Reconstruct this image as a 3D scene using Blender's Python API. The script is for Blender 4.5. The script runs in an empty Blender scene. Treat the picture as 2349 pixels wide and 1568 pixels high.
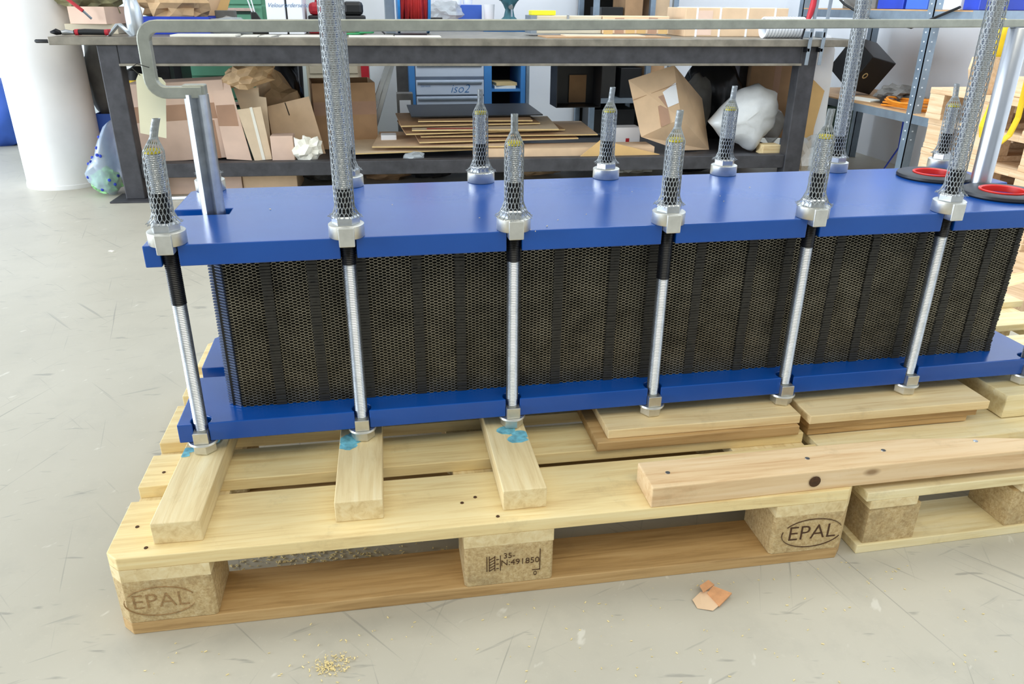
import bpy, bmesh, math, random
from mathutils import Vector, Matrix, noise as mnoise
random.seed(7)
SC = bpy.context.scene
COL = SC.collection

# ------------------------------------------------------------------ camera
CAM = Vector((0.4376, -0.9714, 0.8897))
YAW, PITCH, ROLL, FPX, W, H = 0.167, 0.417, 0.009, 1753.4, 2349, 1568
def cam_axes():
    cy, sy, cp, sp = math.cos(YAW), math.sin(YAW), math.cos(PITCH), math.sin(PITCH)
    f = Vector((sy*cp, cy*cp, -sp)); r = Vector((cy, -sy, 0)); u = r.cross(f)
    cr, sr = math.cos(ROLL), math.sin(ROLL)
    return cr*r+sr*u, -sr*r+cr*u, f
R_, U_, F_ = cam_axes()
cd = bpy.data.cameras.new('camera'); cam = bpy.data.objects.new('camera', cd); COL.objects.link(cam)
cd.sensor_width = 36.0; cd.lens = FPX/W*36.0; cd.clip_start = 0.02; cd.clip_end = 100
cam.matrix_world = Matrix(((R_.x, U_.x, -F_.x, CAM.x), (R_.y, U_.y, -F_.y, CAM.y), (R_.z, U_.z, -F_.z, CAM.z), (0, 0, 0, 1)))
SC.camera = cam
def ray(px, py): return F_ + R_*((px-W/2)/FPX) - U_*((py-H/2)/FPX)
def at(px, py, y=None, z=None, x=None):
    d = ray(px, py)
    t = (y-CAM.y)/d.y if y is not None else (z-CAM.z)/d.z if z is not None else (x-CAM.x)/d.x
    return CAM + d*t

# ------------------------------------------------------------------ light
vs = SC.view_settings
vs.view_transform = 'Standard'; vs.look = 'None'; vs.gamma = 1.0; vs.use_curve_mapping = False
vs.exposure = -0.34
wd = bpy.data.worlds.new('world'); SC.world = wd; wd.use_nodes = True
bg = wd.node_tree.nodes['Background']; bg.inputs[0].default_value = (0.82, 0.915, 1.0, 1); bg.inputs[1].default_value = 0.80
def area(name, loc, target, sx, sy, power, col):
    l = bpy.data.lights.new(name, 'AREA'); l.shape = 'RECTANGLE'; l.size = sx; l.size_y = sy; l.energy = power; l.color = col
    o = bpy.data.objects.new(name, l); COL.objects.link(o); o.location = loc
    o.rotation_euler = (Vector(target)-Vector(loc)).to_track_quat('-Z', 'Y').to_euler(); return o
area('window_daylight', (-6.8, 3.0, 1.35), (1.6, 2.7, 0.8), 4.0, 1.8, 560, (0.80, 0.90, 1.0))
area('front_left_fill', (-6.4, -0.6, 1.45), (3.0, 2.6, 0.6), 4.0, 1.8, 430, (0.84, 0.92, 1.0))  # unseen fill added at front left to lift right wall and shelf cartons
area('ceiling_lamp', (0.6, 1.6, 4.2), (0.6, 1.5, 0), 5.0, 1.6, 85, (1.0, 0.97, 0.88))
area('ceiling_lamp_front', (0.9, -2.2, 3.8), (0.9, -0.4, 0), 5.0, 1.2, 95, (1.0, 0.93, 0.74))

area('right_wall_fill', (1.7, 2.2, 2.7), (3.55, 2.7, 0.5), 2.0, 1.0, 70, (0.74, 0.87, 1.0))  # cool fill light added out of view to brighten the right wall

# ------------------------------------------------------------------ materials
def lin(c):
    if isinstance(c, str):
        c = [int(c[i:i+2], 16)/255 for i in (0, 2, 4)]
    return tuple((x/12.92 if x <= 0.04045 else ((x+0.055)/1.055)**2.4) for x in c[:3]) + (1,)
MATS = {}
def newmat(name):
    m = bpy.data.materials.new(name); m.use_nodes = True
    nt = m.node_tree; b = nt.nodes['Principled BSDF']; MATS[name] = m
    return m, nt, b
def N(nt, typ, **kw):
    n = nt.nodes.new(typ)
    for k, v in kw.items():
        if k in n.inputs: n.inputs[k].default_value = v
        else: setattr(n, k, v)
    return n
def coords(nt, scale=(1, 1, 1), rot=(0, 0, 0), kind='Object', rnd=0.0):
    tc = N(nt, 'ShaderNodeTexCoord'); mp = N(nt, 'ShaderNodeMapping')
    mp.inputs['Scale'].default_value = scale; mp.inputs['Rotation'].default_value = rot
    if rnd:
        oi = N(nt, 'ShaderNodeObjectInfo'); mu = N(nt, 'ShaderNodeVectorMath', operation='SCALE')
        cx = N(nt, 'ShaderNodeCombineXYZ')
        for i in range(3): nt.links.new(oi.outputs['Random'], cx.inputs[i])
        nt.links.new(cx.outputs[0], mu.inputs[0]); mu.inputs['Scale'].default_value = rnd
        ad = N(nt, 'ShaderNodeVectorMath', operation='ADD')
        nt.links.new(tc.outputs[kind], ad.inputs[0]); nt.links.new(mu.outputs[0], ad.inputs[1])
        nt.links.new(ad.outputs[0], mp.inputs[0])
    else:
        nt.links.new(tc.outputs[kind], mp.inputs[0])
    return mp.outputs[0]
def ramp(nt, fac, stops, interp='LINEAR'):
    r = N(nt, 'ShaderNodeValToRGB'); r.color_ramp.interpolation = interp
    e = r.color_ramp.elements
    while len(e) < len(stops): e.new(0.5)
    for el, (p, c) in zip(e, stops): el.position = p; el.color = c
    nt.links.new(fac, r.inputs[0]); return r.outputs[0]
def noisetex(nt, vec, scale, detail=4, rough=0.55, dist=0.0):
    n = N(nt, 'ShaderNodeTexNoise'); n.inputs['Scale'].default_value = scale; n.inputs['Detail'].default_value = detail
    n.inputs['Roughness'].default_value = rough; n.inputs['Distortion'].default_value = dist
    nt.links.new(vec, n.inputs['Vector']); return n.outputs['Fac']
def mix(nt, fac, a, b, mode='MIX'):
    m = N(nt, 'ShaderNodeMix', data_type='RGBA', blend_type=mode)
    for s, v in ((0, fac), (6, a), (7, b)):
        if hasattr(v, 'is_linked'): nt.links.new(v, m.inputs[s])
        else: m.inputs[s].default_value = v
    return m.outputs[2]
def bump(nt, b, h, strength=0.3, dist=0.002):
    bn = N(nt, 'ShaderNodeBump'); bn.inputs['Strength'].default_value = strength; bn.inputs['Distance'].default_value = dist
    nt.links.new(h, bn.inputs['Height']); nt.links.new(bn.outputs[0], b.inputs['Normal'])
def simple(name, c, rough=0.5, metal=0.0, var=0.12, scale=30.0, bmp=0.0, spec=0.5, coat=0.0):
    m, nt, b = newmat(name); c = lin(c)
    v = coords(nt, rnd=7.0); f = noisetex(nt, v, scale)
    dk = tuple(x*(1-var) for x in c[:3])+(1,); lt = tuple(min(1, x*(1+var)) for x in c[:3])+(1,)
    nt.links.new(ramp(nt, f, [(0.3, dk), (0.7, lt)]), b.inputs['Base Color'])
    b.inputs['Roughness'].default_value = rough; b.inputs['Metallic'].default_value = metal
    b.inputs['Specular IOR Level'].default_value = spec; b.inputs['Coat Weight'].default_value = coat
    if bmp: bump(nt, b, f, bmp)
    return m
def wood(name, c1, c2, c3, axis=0, rough=0.65, knots=True):
    m, nt, b = newmat(name)
    s = [26, 26, 26]; s[axis] = 1.6
    v = coords(nt, tuple(s), rnd=9.0)
    g = noisetex(nt, v, 3.0, 6, 0.62, 0.6)
    s2 = [7, 7, 7]; s2[axis] = 0.7
    g2 = noisetex(nt, coords(nt, tuple(s2), rnd=5.0), 1.5, 3, 0.5)
    base = ramp(nt, g, [(0.25, lin(c2)), (0.5, lin(c1)), (0.75, lin(c3))])
    tint = ramp(nt, g2, [(0.3, (0.88, 0.85, 0.80, 1)), (0.65, (1, 1, 1, 1))])
    out = mix(nt, 0.75, base, tint, 'MULTIPLY')
    if knots:
        vo = N(nt, 'ShaderNodeTexVoronoi'); vo.inputs['Scale'].default_value = 1.0
        s3 = [9, 9, 9]; s3[axis] = 4.2
        nt.links.new(coords(nt, tuple(s3), rnd=3.0), vo.inputs['Vector'])
        k = ramp(nt, vo.outputs['Distance'], [(0.03, (.8, .8, .8, 1)), (0.08, (0, 0, 0, 1))])
        out = mix(nt, k, out, lin('80603c'))
    dirt = ramp(nt, noisetex(nt, coords(nt, (1, 1, 1), rnd=2.0), 14, 6, 0.7), [(0.58, (0, 0, 0, 1)), (0.8, (0.35, 0.35, 0.35, 1))])
    out = mix(nt, dirt, out, lin('96805c'))
    nt.links.new(out, b.inputs['Base Color']); b.inputs['Roughness'].default_value = rough
    bump(nt, b, g, 0.25, 0.002); return m

wood('pine_x', 'eed8a0', 'd6b880', 'f5e5b4', 0)
wood('pine_y', 'e4d0a0', 'ccb280', 'eee0b8', 1, knots=False)
wood('pine_pale', 'ecd4a2', 'd4b27e', 'f3e0b4', 0)
wood('pine_pink', 'e8cba0', 'd0a87a', 'f0d8b4', 0)
wood('pine_old', 'bf9c68', '967548', 'd0b07e', 0)
wood('pine_white', 'eadaaa', 'd2ba86', 'f3e8c6', 0)
wood('plank_bg', 'd9b994', 'bd9871', 'e6cdae', 1, knots=False)
wood('shelf_board', 'c19a70', 'a37d55', 'd0ad86', 1, knots=False)

m, nt, b = newmat('particle_block')
v = coords(nt, rnd=4.0)
vo = N(nt, 'ShaderNodeTexVoronoi'); vo.inputs['Scale'].default_value = 260; nt.links.new(v, vo.inputs['Vector'])
f1 = noisetex(nt, v, 160, 5, 0.8); f2 = noisetex(nt, v, 18, 4, 0.6)
c = ramp(nt, f1, [(0.3, lin('a08257')), (0.5, lin('c2a878')), (0.72, lin('dac79c'))])
c = mix(nt, ramp(nt, f2, [(0.5, (0, 0, 0, 1)), (0.75, (.6, .6, .6, 1))]), c, lin('8c7a5a'))
nt.links.new(c, b.inputs['Base Color']); b.inputs['Roughness'].default_value = 0.9; bump(nt, b, f1, 0.6, 0.002)

# concrete floor: pale screed with scuffs, scratches and stains of their own
m, nt, b = newmat('concrete')
v = coords(nt)
big = noisetex(nt, v, 1.3, 5, 0.55); mid = noisetex(nt, v, 9, 6, 0.65); fin = noisetex(nt, v, 90, 4, 0.7)
c = ramp(nt, big, [(0.3, lin('b0ab9c')), (0.7, lin('c0bbac'))])
c = mix(nt, ramp(nt, mid, [(0.52, (0, 0, 0, 1)), (0.78, (.45, .45, .45, 1))]), c, lin('a3a094'))
c = mix(nt, ramp(nt, fin, [(0.6, (0, 0, 0, 1)), (0.85, (.35, .35, .35, 1))]), c, lin('d6d3c4'))
for (rz, sx, sy, lo, col, am, seed) in ((0.9, 1.6, 60, 0.665, '8a8880', .55, 0), (1.35, 1.1, 75, 0.67, '82807a', .6, 3), (-0.35, 5, 60, 0.66, '918f86', .5, 6),
                                   (-1.15, 1.5, 80, 0.665, '8a887f', .55, 9), (0.15, 9, 42, 0.66, '8a8880', .6, 12), (2.2, 14, 30, 0.68, 'dedbd0', .5, 15)):
    mp0 = coords(nt, (1, 1, 1), (0, 0, rz)); m2 = N(nt, 'ShaderNodeMapping'); m2.inputs['Scale'].default_value = (sx, sy, 1); nt.links.new(mp0, m2.inputs[0]); mp = m2.outputs[0]
    ad = N(nt, 'ShaderNodeVectorMath', operation='ADD'); ad.inputs[1].default_value = (seed, seed*2.3, 0)
    nt.links.new(mp, ad.inputs[0])
    s = noisetex(nt, ad.outputs[0], 1.0, 3, 0.55)
    c = mix(nt, ramp(nt, s, [(lo, (0, 0, 0, 1)), (lo+0.05, (am, am, am, 1))]), c, lin(col))
nt.links.new(c, b.inputs['Base Color']); b.inputs['Roughness'].default_value = 0.42; b.inputs['Specular IOR Level'].default_value = 0.35
bump(nt, b, mid, 0.06, 0.002)

m, nt, b = newmat('blue_paint')
v = coords(nt); f = noisetex(nt, v, 420, 2, 0.5); f2 = noisetex(nt, v, 5, 3)
nt.links.new(ramp(nt, f2, [(0.3, lin('03479a')), (0.7, lin('074ea4'))]), b.inputs['Base Color'])
b.inputs['Roughness'].default_value = 0.24; b.inputs['Coat Weight'].default_value = 0.1; b.inputs['Coat Roughness'].default_value = 0.12
bump(nt, b, f, 0.06, 0.0004)

simple('zinc', 'bcc0c4', 0.33, 1.0, 0.10, 60, 0.05)
simple('zinc_matt', 'd6d6d0', 0.42, 1.0, 0.12, 40)
simple('steel_tube', 'c2c6cc', 0.32, 1.0, 0.05, 20)
simple('steel_bar', 'a9aba0', 0.45, 0.85, 0.12, 50)
simple('grease', '15161a', 0.30, 0.4, 0.3, 50)
simple('rubber', '121211', 0.62, 0, 0.25, 60)
simple('rubber_band', '2a2822', 0.6, 0, 0.25, 90)
simple('rubber_glossy', '5c6884', 0.22, 0.4, 0.2, 60)  # corner lugs: bluish highlight put into a lightened base colour
simple('plate_edge', '989282', 0.42, 0.8, 0.3, 25)
simple('net_plastic', '8f9496', 0.4, 0.15, 0.1, 40)
simple('yellow_cap', 'd8c832', 0.5)
simple('disc_black', '26272a', 0.45, 0, 0.15, 30)
simple('red_cap', 'e0281c', 0.38, 0, 0.05)
simple('tag_paper', 'f3efcf', 0.8, 0, 0.02)
simple('wire_black', '16181a', 0.5)
simple('stamp_faint', '9a7a50', 0.9, 0, 0.3, 200)
simple('stamp_ink', '4a3018', 0.9, 0, 0.3, 200)
simple('blue_smear', '6fb4c6', 0.7, 0, 0.35, 70)
simple('bench_steel', '434347', 0.55, 0.35, 0.28, 18, 0.05)
simple('bench_top', '827c70', 0.45, 0.35, 0.30, 14, 0.05)
simple('white_wall', 'eef1f6', 0.85, 0, 0.03, 3)
simple('pillar_white', 'eeeeee', 0.75, 0, 0.05, 4)
simple('card', 'dcbd9a', 0.8, 0, 0.10, 8)
simple('card_pink', 'e0c2ae', 0.8, 0, 0.08, 8)
simple('card_dark', 'b08c68', 0.85, 0, 0.14, 8)
simple('card_pale', 'dcc6a8', 0.82, 0, 0.10, 8)
simple('card_gold', 'd2ac72', 0.75, 0, 0.12, 6)
simple('card_edge', 'd9bd86', 0.85, 0, 0.1, 20)
simple('tape_brown', 'b08a70', 0.35, 0, 0.08, 10)
simple('kraft', 'c8a880', 0.75, 0, 0.2, 12)
simple('green_paint', '64a184', 0.5, 0, 0.08, 5)
simple('pink_trim', 'cdb3a8', 0.5)
simple('cab_blue', '3f7fbe', 0.45, 0, 0.08, 5)
simple('cab_white', 'c3cede', 0.45, 0, 0.05, 5)
simple('lettering_blue', '2f6ea8', 0.5)
simple('black_plastic', '17181a', 0.45, 0, 0.2, 12)
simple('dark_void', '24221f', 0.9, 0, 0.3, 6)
simple('grey_metal', '8d98a2', 0.45, 0.5, 0.12, 12)
simple('galv', '8fa0b0', 0.40, 0.6, 0.15, 14)
simple('hole_white', 'd9e2ea', 0.6)
simple('red_plastic', 'b42330', 0.45, 0, 0.1, 12)
simple('red_cable', 'c8302e', 0.5, 0, 0.12, 40)
simple('reel_blue', '2f8ad6', 0.45)
simple('blue_plastic', '2340b4', 0.4, 0, 0.12, 8)
simple('blue_box', '3c66c8', 0.5, 0, 0.08, 8)
simple('white_box', 'eef1f6', 0.6, 0, 0.03, 6)
simple('yellow', 'f0c81e', 0.6, 0, 0.12, 14)
simple('yellow_bright', 'ece024', 0.6)
simple('orange_cable', 'e08a22', 0.5, 0, 0.1, 30)
simple('teal_iron', '40717c', 0.5, 0.2, 0.2, 20)
simple('brown_wood', '8a4f30', 0.6, 0, 0.15, 20)
simple('alu', 'cfd6dc', 0.32, 0.9, 0.08, 20)
simple('grey_cloth', '6c6a66', 0.9, 0, 0.25, 10)
simple('olive_junk', '7d7a5a', 0.8, 0, 0.4, 18)
simple('green_wire', '3f9a62', 0.5)
simple('card_scrap', 'd0986a', 0.85, 0, 0.15, 60)
simple('scrap_green', '8fc98a', 0.6, 0, 0.4, 30)
simple('paper', 'ece9dc', 0.8, 0, 0.03)
simple('black_bag', '1a1b1f', 0.28, 0, 0.2, 10)
simple('crate_green', '28453c', 0.55)
simple('orange_board', 'b87345', 0.7, 0, 0.1, 6)
simple('shaving', 'e6d39a', 0.9, 0, 0.2, 200)
simple('grey_box', 'c9bfa8', 0.6, 0, 0.05, 6)
def film(name, c, alpha, rough=0.35):
    m, nt, b = newmat(name); c = lin(c)
    f = noisetex(nt, coords(nt), 9, 5, 0.6)
    nt.links.new(ramp(nt, f, [(0.3, tuple(x*0.8 for x in c[:3])+(1,)), (0.7, c)]), b.inputs['Base Color'])
    b.inputs['Roughness'].default_value = rough; b.inputs['Alpha'].default_value = alpha
    b.inputs['Specular IOR Level'].default_value = 0.6; return m
film('foam_film', 'e6e9ea', 0.93); film('clear_film', 'cfd6da', 0.5, 0.2); film('bag_film', 'c6d8ee', 0.48, 0.25)

# ------------------------------------------------------------------ mesh tools
class MB:
    def __init__(s): s.v = []; s.f = []
    def add(s, vs, fs, M=None):
        o = len(s.v)
        s.v += [tuple(M @ Vector(p)) if M else tuple(p) for p in vs]
        s.f += [tuple(i+o for i in f) for f in fs]; return s
    def box(s, x0, y0, z0, x1, y1, z1, M=None):
        vs = [(x0,y0,z0),(x1,y0,z0),(x1,y1,z0),(x0,y1,z0),(x0,y0,z1),(x1,y0,z1),(x1,y1,z1),(x0,y1,z1)]
        return s.add(vs, [(3,2,1,0),(4,5,6,7),(0,1,5,4),(1,2,6,5),(2,3,7,6),(3,0,4,7)], M)
    def prism(s, poly, z0, z1, M=None):
        n = len(poly)
        vs = [(x, y, z0) for x, y in poly]+[(x, y, z1) for x, y in poly]
        return s.add(vs, [tuple(range(n-1, -1, -1)), tuple(range(n, 2*n))]+[(i, (i+1) % n, n+(i+1) % n, n+i) for i in range(n)], M)
    def cyl(s, p0, p1, r0, r1=None, n=16, M=None, rot=0.0, cap=True):
        r1 = r0 if r1 is None else r1
        p0 = Vector(p0); p1 = Vector(p1); d = (p1-p0).normalized()
        a = d.orthogonal().normalized() if abs(d.z) < 0.999 else Vector((1, 0, 0)); b = d.cross(a)
        vs = []
        for p, r in ((p0, r0), (p1, r1)):
            for i in range(n):
                t = rot+2*math.pi*i/n; vs.append(p+a*(r*math.cos(t))+b*(r*math.sin(t)))
        fs = [(i, (i+1) % n, n+(i+1) % n, n+i) for i in range(n)]
        if cap: fs += [tuple(range(n-1, -1, -1)), tuple(range(n, 2*n))]
        return s.add(vs, fs, M)
    def lathe(s, prof, n=24, M=None, caps=True):
        vs = []; fs = []
        for r, z in prof:
            for i in range(n):
                t = 2*math.pi*i/n; vs.append((r*math.cos(t), r*math.sin(t), z))
        for k in range(len(prof)-1):
            for i in range(n):
                j = (i+1) % n; fs.append((k*n+i, k*n+j, (k+1)*n+j, (k+1)*n+i))
        if caps: fs += [tuple(range(n-1, -1, -1)), tuple((len(prof)-1)*n+i for i in range(n))]
        return s.add(vs, fs, M)
    def tube(s, pts, r, n=6, closed=False, M=None):
        pts = [Vector(p) for p in pts]; L = len(pts); vs = []; fs = []
        prev = None
        for i, p in enumerate(pts):
            if closed: d = pts[(i+1) % L]-pts[i-1]
            else: d = pts[min(i+1, L-1)]-pts[max(i-1, 0)]
            d.normalize()
            a = d.orthogonal().normalized() if prev is None else (prev-d*prev.dot(d)).normalized()
            prev = a; b = d.cross(a); rr = r[i] if isinstance(r, (list, tuple)) else r
            for k in range(n):
                t = 2*math.pi*k/n; vs.append(p+a*(rr*math.cos(t))+b*(rr*math.sin(t)))
        for i in range(L if closed else L-1):
            for k in range(n):
                j = (k+1) % n; i2 = (i+1) % L
                fs.append((i*n+k, i*n+j, i2*n+j, i2*n+k))
        if not closed: fs += [tuple(range(n-1, -1, -1)), tuple((L-1)*n+k for k in range(n))]
        return s.add(vs, fs, M)
    def strip(s, pts, w, th, up=(0, 0, 1)):            # flat band along a path
        pts = [Vector(p) for p in pts]; up = Vector(up); vs = []; fs = []
        for i, p in enumerate(pts):
            d = (pts[min(i+1, len(pts)-1)]-pts[max(i-1, 0)]).normalized(); n = d.cross(up).normalized()
            for a, b in ((-1, -1), (1, -1), (1, 1), (-1, 1)): vs.append(p+up*(a*w/2)+n*(b*th/2))
        for i in range(len(pts)-1):
            for k in range(4): fs.append((i*4+k, i*4+(k+1) % 4, (i+1)*4+(k+1) % 4, (i+1)*4+k))
        fs += [(3, 2, 1, 0), tuple(len(pts)*4-4+k for k in range(4))]
        return s.add(vs, fs)
    def mesh(s, name):
        me = bpy.data.meshes.new(name); me.from_pydata(s.v, [], s.f); me.update(); return me
    def build(s, name, mat, parent=None, loc=(0, 0, 0), rot=(0, 0, 0), bevel=0.0, smooth=False, seg=2, ang=40):
        return link(name, s.mesh(name), mat, parent, loc, rot, bevel, smooth, seg, ang)
def link(name, me, mat, parent=None, loc=(0, 0, 0), rot=(0, 0, 0), bevel=0.0, smooth=False, seg=2, ang=40):
    o = bpy.data.objects.new(name, me); COL.objects.link(o)
    if mat and not me.materials: me.materials.append(MATS[mat])
    o.parent = parent; o.location = loc; o.rotation_euler = rot
    if smooth:
        me.polygons.foreach_set('use_smooth', [True]*len(me.polygons))
        md = o.modifiers.new('smooth', 'EDGE_SPLIT'); md.split_angle = math.radians(ang)
    if bevel:
        md = o.modifiers.new('bevel', 'BEVEL'); md.width = bevel; md.segments = seg; md.limit_method = 'ANGLE'; md.angle_limit = math.radians(35)
    return o
def tag(o, label, cat, group=None, kind=None):
    o['label'] = label; o['category'] = cat
    if group: o['group'] = group
    if kind: o['kind'] = kind
    return o
def thing(name, label, cat, loc=(0, 0, 0), rotz=0.0, group=None, rot=None):
    o = bpy.data.objects.new(name, None); COL.objects.link(o); o.empty_display_size = 0.05
    o.location = loc; o.rotation_euler = rot if rot else (0, 0, rotz)
    return tag(o, label, cat, group)
def struct(o): o['kind'] = 'structure'; return o
def B(x0, y0, z0, x1, y1, z1): return MB().box(x0, y0, z0, x1, y1, z1)
def text_mesh(body, size, extrude=0.0004, shear=0.0):
    cu = bpy.data.curves.new('lettering', 'FONT'); cu.body = body; cu.size = size; cu.extrude = extrude; cu.align_x = 'CENTER'; cu.align_y = 'CENTER'; cu.shear = shear; cu.offset = -.012*size
    cu.resolution_u = 3
    o = bpy.data.objects.new('lettering_tmp', cu); COL.objects.link(o)
    dg = bpy.context.evaluated_depsgraph_get(); dg.update()
    me = bpy.data.meshes.new_from_object(o.evaluated_get(dg)); bpy.data.objects.remove(o); bpy.data.curves.remove(cu)
    me.name = 'lettering'; return me
FRONT = (math.pi/2, 0, 0)

def crumple(size, seed, amp=0.25, freq=2.2, sub=3, flat=True, power=1.0):
    bm = bmesh.new(); bmesh.ops.create_icosphere(bm, subdivisions=sub, radius=1.0)
    off = Vector((seed*3.7, seed*1.3, seed*2.1))
    for v in bm.verts:
        n = v.co.normalized()
        d = mnoise.noise(n*freq+off)*amp+mnoise.noise(n*freq*2.6+off)*amp*0.55+mnoise.noise(n*freq*6+off)*amp*0.22
        p = n*(1+d)
        v.co = Vector((p.x*size[0]/2, p.y*size[1]/2, p.z*size[2]/2))
    zmin = min(v.co.z for v in bm.verts)
    for v in bm.verts: v.co.z = max(v.co.z, zmin*0.8) - zmin*0.8
    me = bpy.data.meshes.new('crumple'); bm.to_mesh(me); bm.free()
    if not flat: me.polygons.foreach_set('use_smooth', [True]*len(me.polygons))
    return me

def blob(outline, Y, dep, seed=0, amp=.012, rings=9, zb=None, sub=2):
    # a soft bundle: an outline inflated to real depth, closed front and back; returns mesh and base point
    ps = [at(*p, y=Y) for p in outline]
    out = []
    for i, p in enumerate(ps):
        q_ = ps[(i+1) % len(ps)]
        for k in range(3): out.append(p.lerp(q_, k/3))
    cx = sum(p.x for p in out)/len(out); cz = sum(p.z for p in out)/len(out); zmin = min(p.z for p in out)
    z0 = zmin if zb is None else zb
    n = len(out); V = []; Fc = []; off = Vector((seed*1.7, seed*3.1, seed))
    for r in range(rings):
        t = -math.cos(math.pi*(r+.5)/rings); sc = (1-t*t)**.36
        for p in out:
            v = Vector(((p.x-cx)*sc, t*dep/2, (p.z-cz)*sc+cz-zmin))
            d = mnoise.noise(v*9+off)*amp+mnoise.noise(v*24+off)*amp*.6
            v += Vector(((p.x-cx), 0, (p.z-cz))).normalized()*d*sc+Vector((0, -d*1.5, 0)); v.z = max(0, v.z)
            V.append(tuple(v))
    for r in range(rings-1):
        for i in range(n): j = (i+1) % n; Fc.append((r*n+i, r*n+j, (r+1)*n+j, (r+1)*n+i))
    Fc += [tuple(range(n-1, -1, -1)), tuple((rings-1)*n+i for i in range(n))]
    me = bpy.data.meshes.new('bundle'); me.from_pydata(V, [], Fc); me.update(); me.polygons.foreach_set('use_smooth', [True]*len(me.polygons))
    return me, Vector((cx, Y, z0))
# ------------------------------------------------------------------ the room
struct(B(-6, -3, -0.1, 3.55, 5.0, 0).build('floor', 'concrete'))
struct(B(-6, 5.0, 0, 3.65, 5.1, 3.2).build('wall_back', 'white_wall'))
struct(B(3.55, -3, 0, 3.65, 5.0, 3.2).build('wall_right', 'white_wall'))
pl = MB(); pl.lathe([(0.194, 0), (0.194, 0.02), (0.19, 0.022), (0.19, 3.2)], 64)
tag(struct(pl.build('trim_1', 'pillar_white', loc=(-1.215, 3.41, 0), smooth=True)), 'round white concrete pillar at the left beside the steel bench', 'pillar')

# ------------------------------------------------------------------ wooden pallets
def stamp_epal(block, cx, cz, y, s=1.0, ink='stamp_ink'):
    link('brand_lettering', text_mesh('EPAL', 0.042*s, 0.0003), ink, block, (cx, y-0.0004, cz), FRONT)
    for a0, a1 in ((0.35, 2.6), (2.9, 5.9)):
        pts = [(cx+0.056*s*math.cos(a0+(a1-a0)*i/18), y-0.0004, cz+0.029*s*math.sin(a0+(a1-a0)*i/18)) for i in range(19)]
        MB().strip(pts, 0.0022, 0.0008, up=(0, 1, 0)).build('brand_oval', ink, block)
pal = thing('wooden_pallet', 'wooden pallet with stamped particleboard blocks under the left part of the blue machine', 'pallet', (0, 0, 0))
def chamf(x0, x1, y0, y1, z0, z1, c, front, back=False):
    p = [(x0+(c if front else 0), y0), (x1-(c if front else 0), y0)]
    if front: p.append((x1, y0+c))
    p += ([(x1, y1-c), (x1-c, y1), (x0+c, y1), (x0, y1-c)] if back else [(x1, y1), (x0, y1)])
    if front: p.append((x0, y0+c))
    return MB().prism(p, z0, z1)
YB = [(0, .145), (.186, .286), (.3275, .4725), (.514, .614), (.655, .8)]
def warp(mb, amp, seed):
    mb.v = [(x, y+amp*mnoise.noise(Vector((x*3, seed, z*9))), z) for x, y, z in mb.v]; return mb
for i, (y0, y1) in enumerate(YB):
    chamf(0, 1.2, y0, y1, .122, .144, .018, i == 0, i == 4).build('deck_board', 'pine_x', pal, bevel=.0015)
for x0 in (0, .5275, 1.055):
    (MB().prism([(x0+(.018 if x0 == 0 else 0), 0), (x0+.145-(.018 if x0 > 1 else 0), 0), (x0+.145, .018 if x0 > 1 else 0.0001), (x0+.145, .8), (x0, .8), (x0, .018 if x0 == 0 else 0.0001)], .1, .122)).build('cross_board', 'pine_y', pal, bevel=.001)
for i, (y0, y1) in enumerate(((0, .1), (.3275, .4725), (.7, .8))):
    chamf(0, 1.2, y0, y1, 0, .022, .018, i == 0, i == 2).build('bottom_board', 'pine_old', pal, bevel=.0015)
    for j, x0 in enumerate((0, .5275, 1.055)):
        p = [(x0+(.018 if (i == 0 and j == 0) else .005), y0), (x0+.145-(.018 if (i == 0 and j == 2) else .004), y0), (x0+.145, y0+(.018 if (i == 0 and j == 2) else .004)), (x0+.145, y1), (x0, y1), (x0, y0+(.018 if (i == 0 and j == 0) else .005))]
        bl = MB().prism(p, .022, .1).build('block', 'particle_block', pal, bevel=.0015)
        if i == 0 and j == 0: stamp_epal(bl, .066, .060, 0, 0.92, 'stamp_faint')
        if i == 0 and j == 2: stamp_epal(bl, 1.128, .061, 0)
        if i == 0 and j == 1:
            link('stamp_lettering', text_mesh('35-', 0.015), 'stamp_ink', bl, (.600, -.0004, .078), FRONT)
            link('stamp_lettering', text_mesh('N:491850', 0.016), 'stamp_ink', bl, (.618, -.0004, .064), FRONT)
            link('stamp_lettering', text_mesh('0', 0.013), 'stamp_ink', bl, (.643, -.0004, .037), FRONT)
            mk = MB()
            for xx, z0_, z1_ in ((.563, .050, .080), (.567, .050, .080), (.576, .050, .080), (.585, .050, .080), (.650, .044, .086)):
                mk.box(xx, -.0008, z0_, xx+.0012, .0002, z1_)
            for k in range(5): mk.strip([(.568, -.0004, .051+k*.0055), (.576, -.0004, .056+k*.0055)], .0011, .0008, up=(0, 1, 0))
            for k in range(3): mk.box(.579, -.0008, .054+k*.009, .583, .0002, .0552+k*.009)
            mk.box(.638, -.0008, .044, .651, .0002, .0452)
            mk.build('stamp_marks', 'stamp_ink', bl)['kind'] = 'stuff'
for (px, py) in ((315, 1208), (335, 1256), (376, 1083), (1060, 1153), (1090, 1140), (1142, 1184)):
    p = at(px, py, z=.144); MB().lathe([(.0032, 0), (.0028, .0008), (.0, .0009)], 10, caps=False).build('nail_head', 'stamp_ink', pal, loc=(p.x, p.y, .1441))

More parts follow.
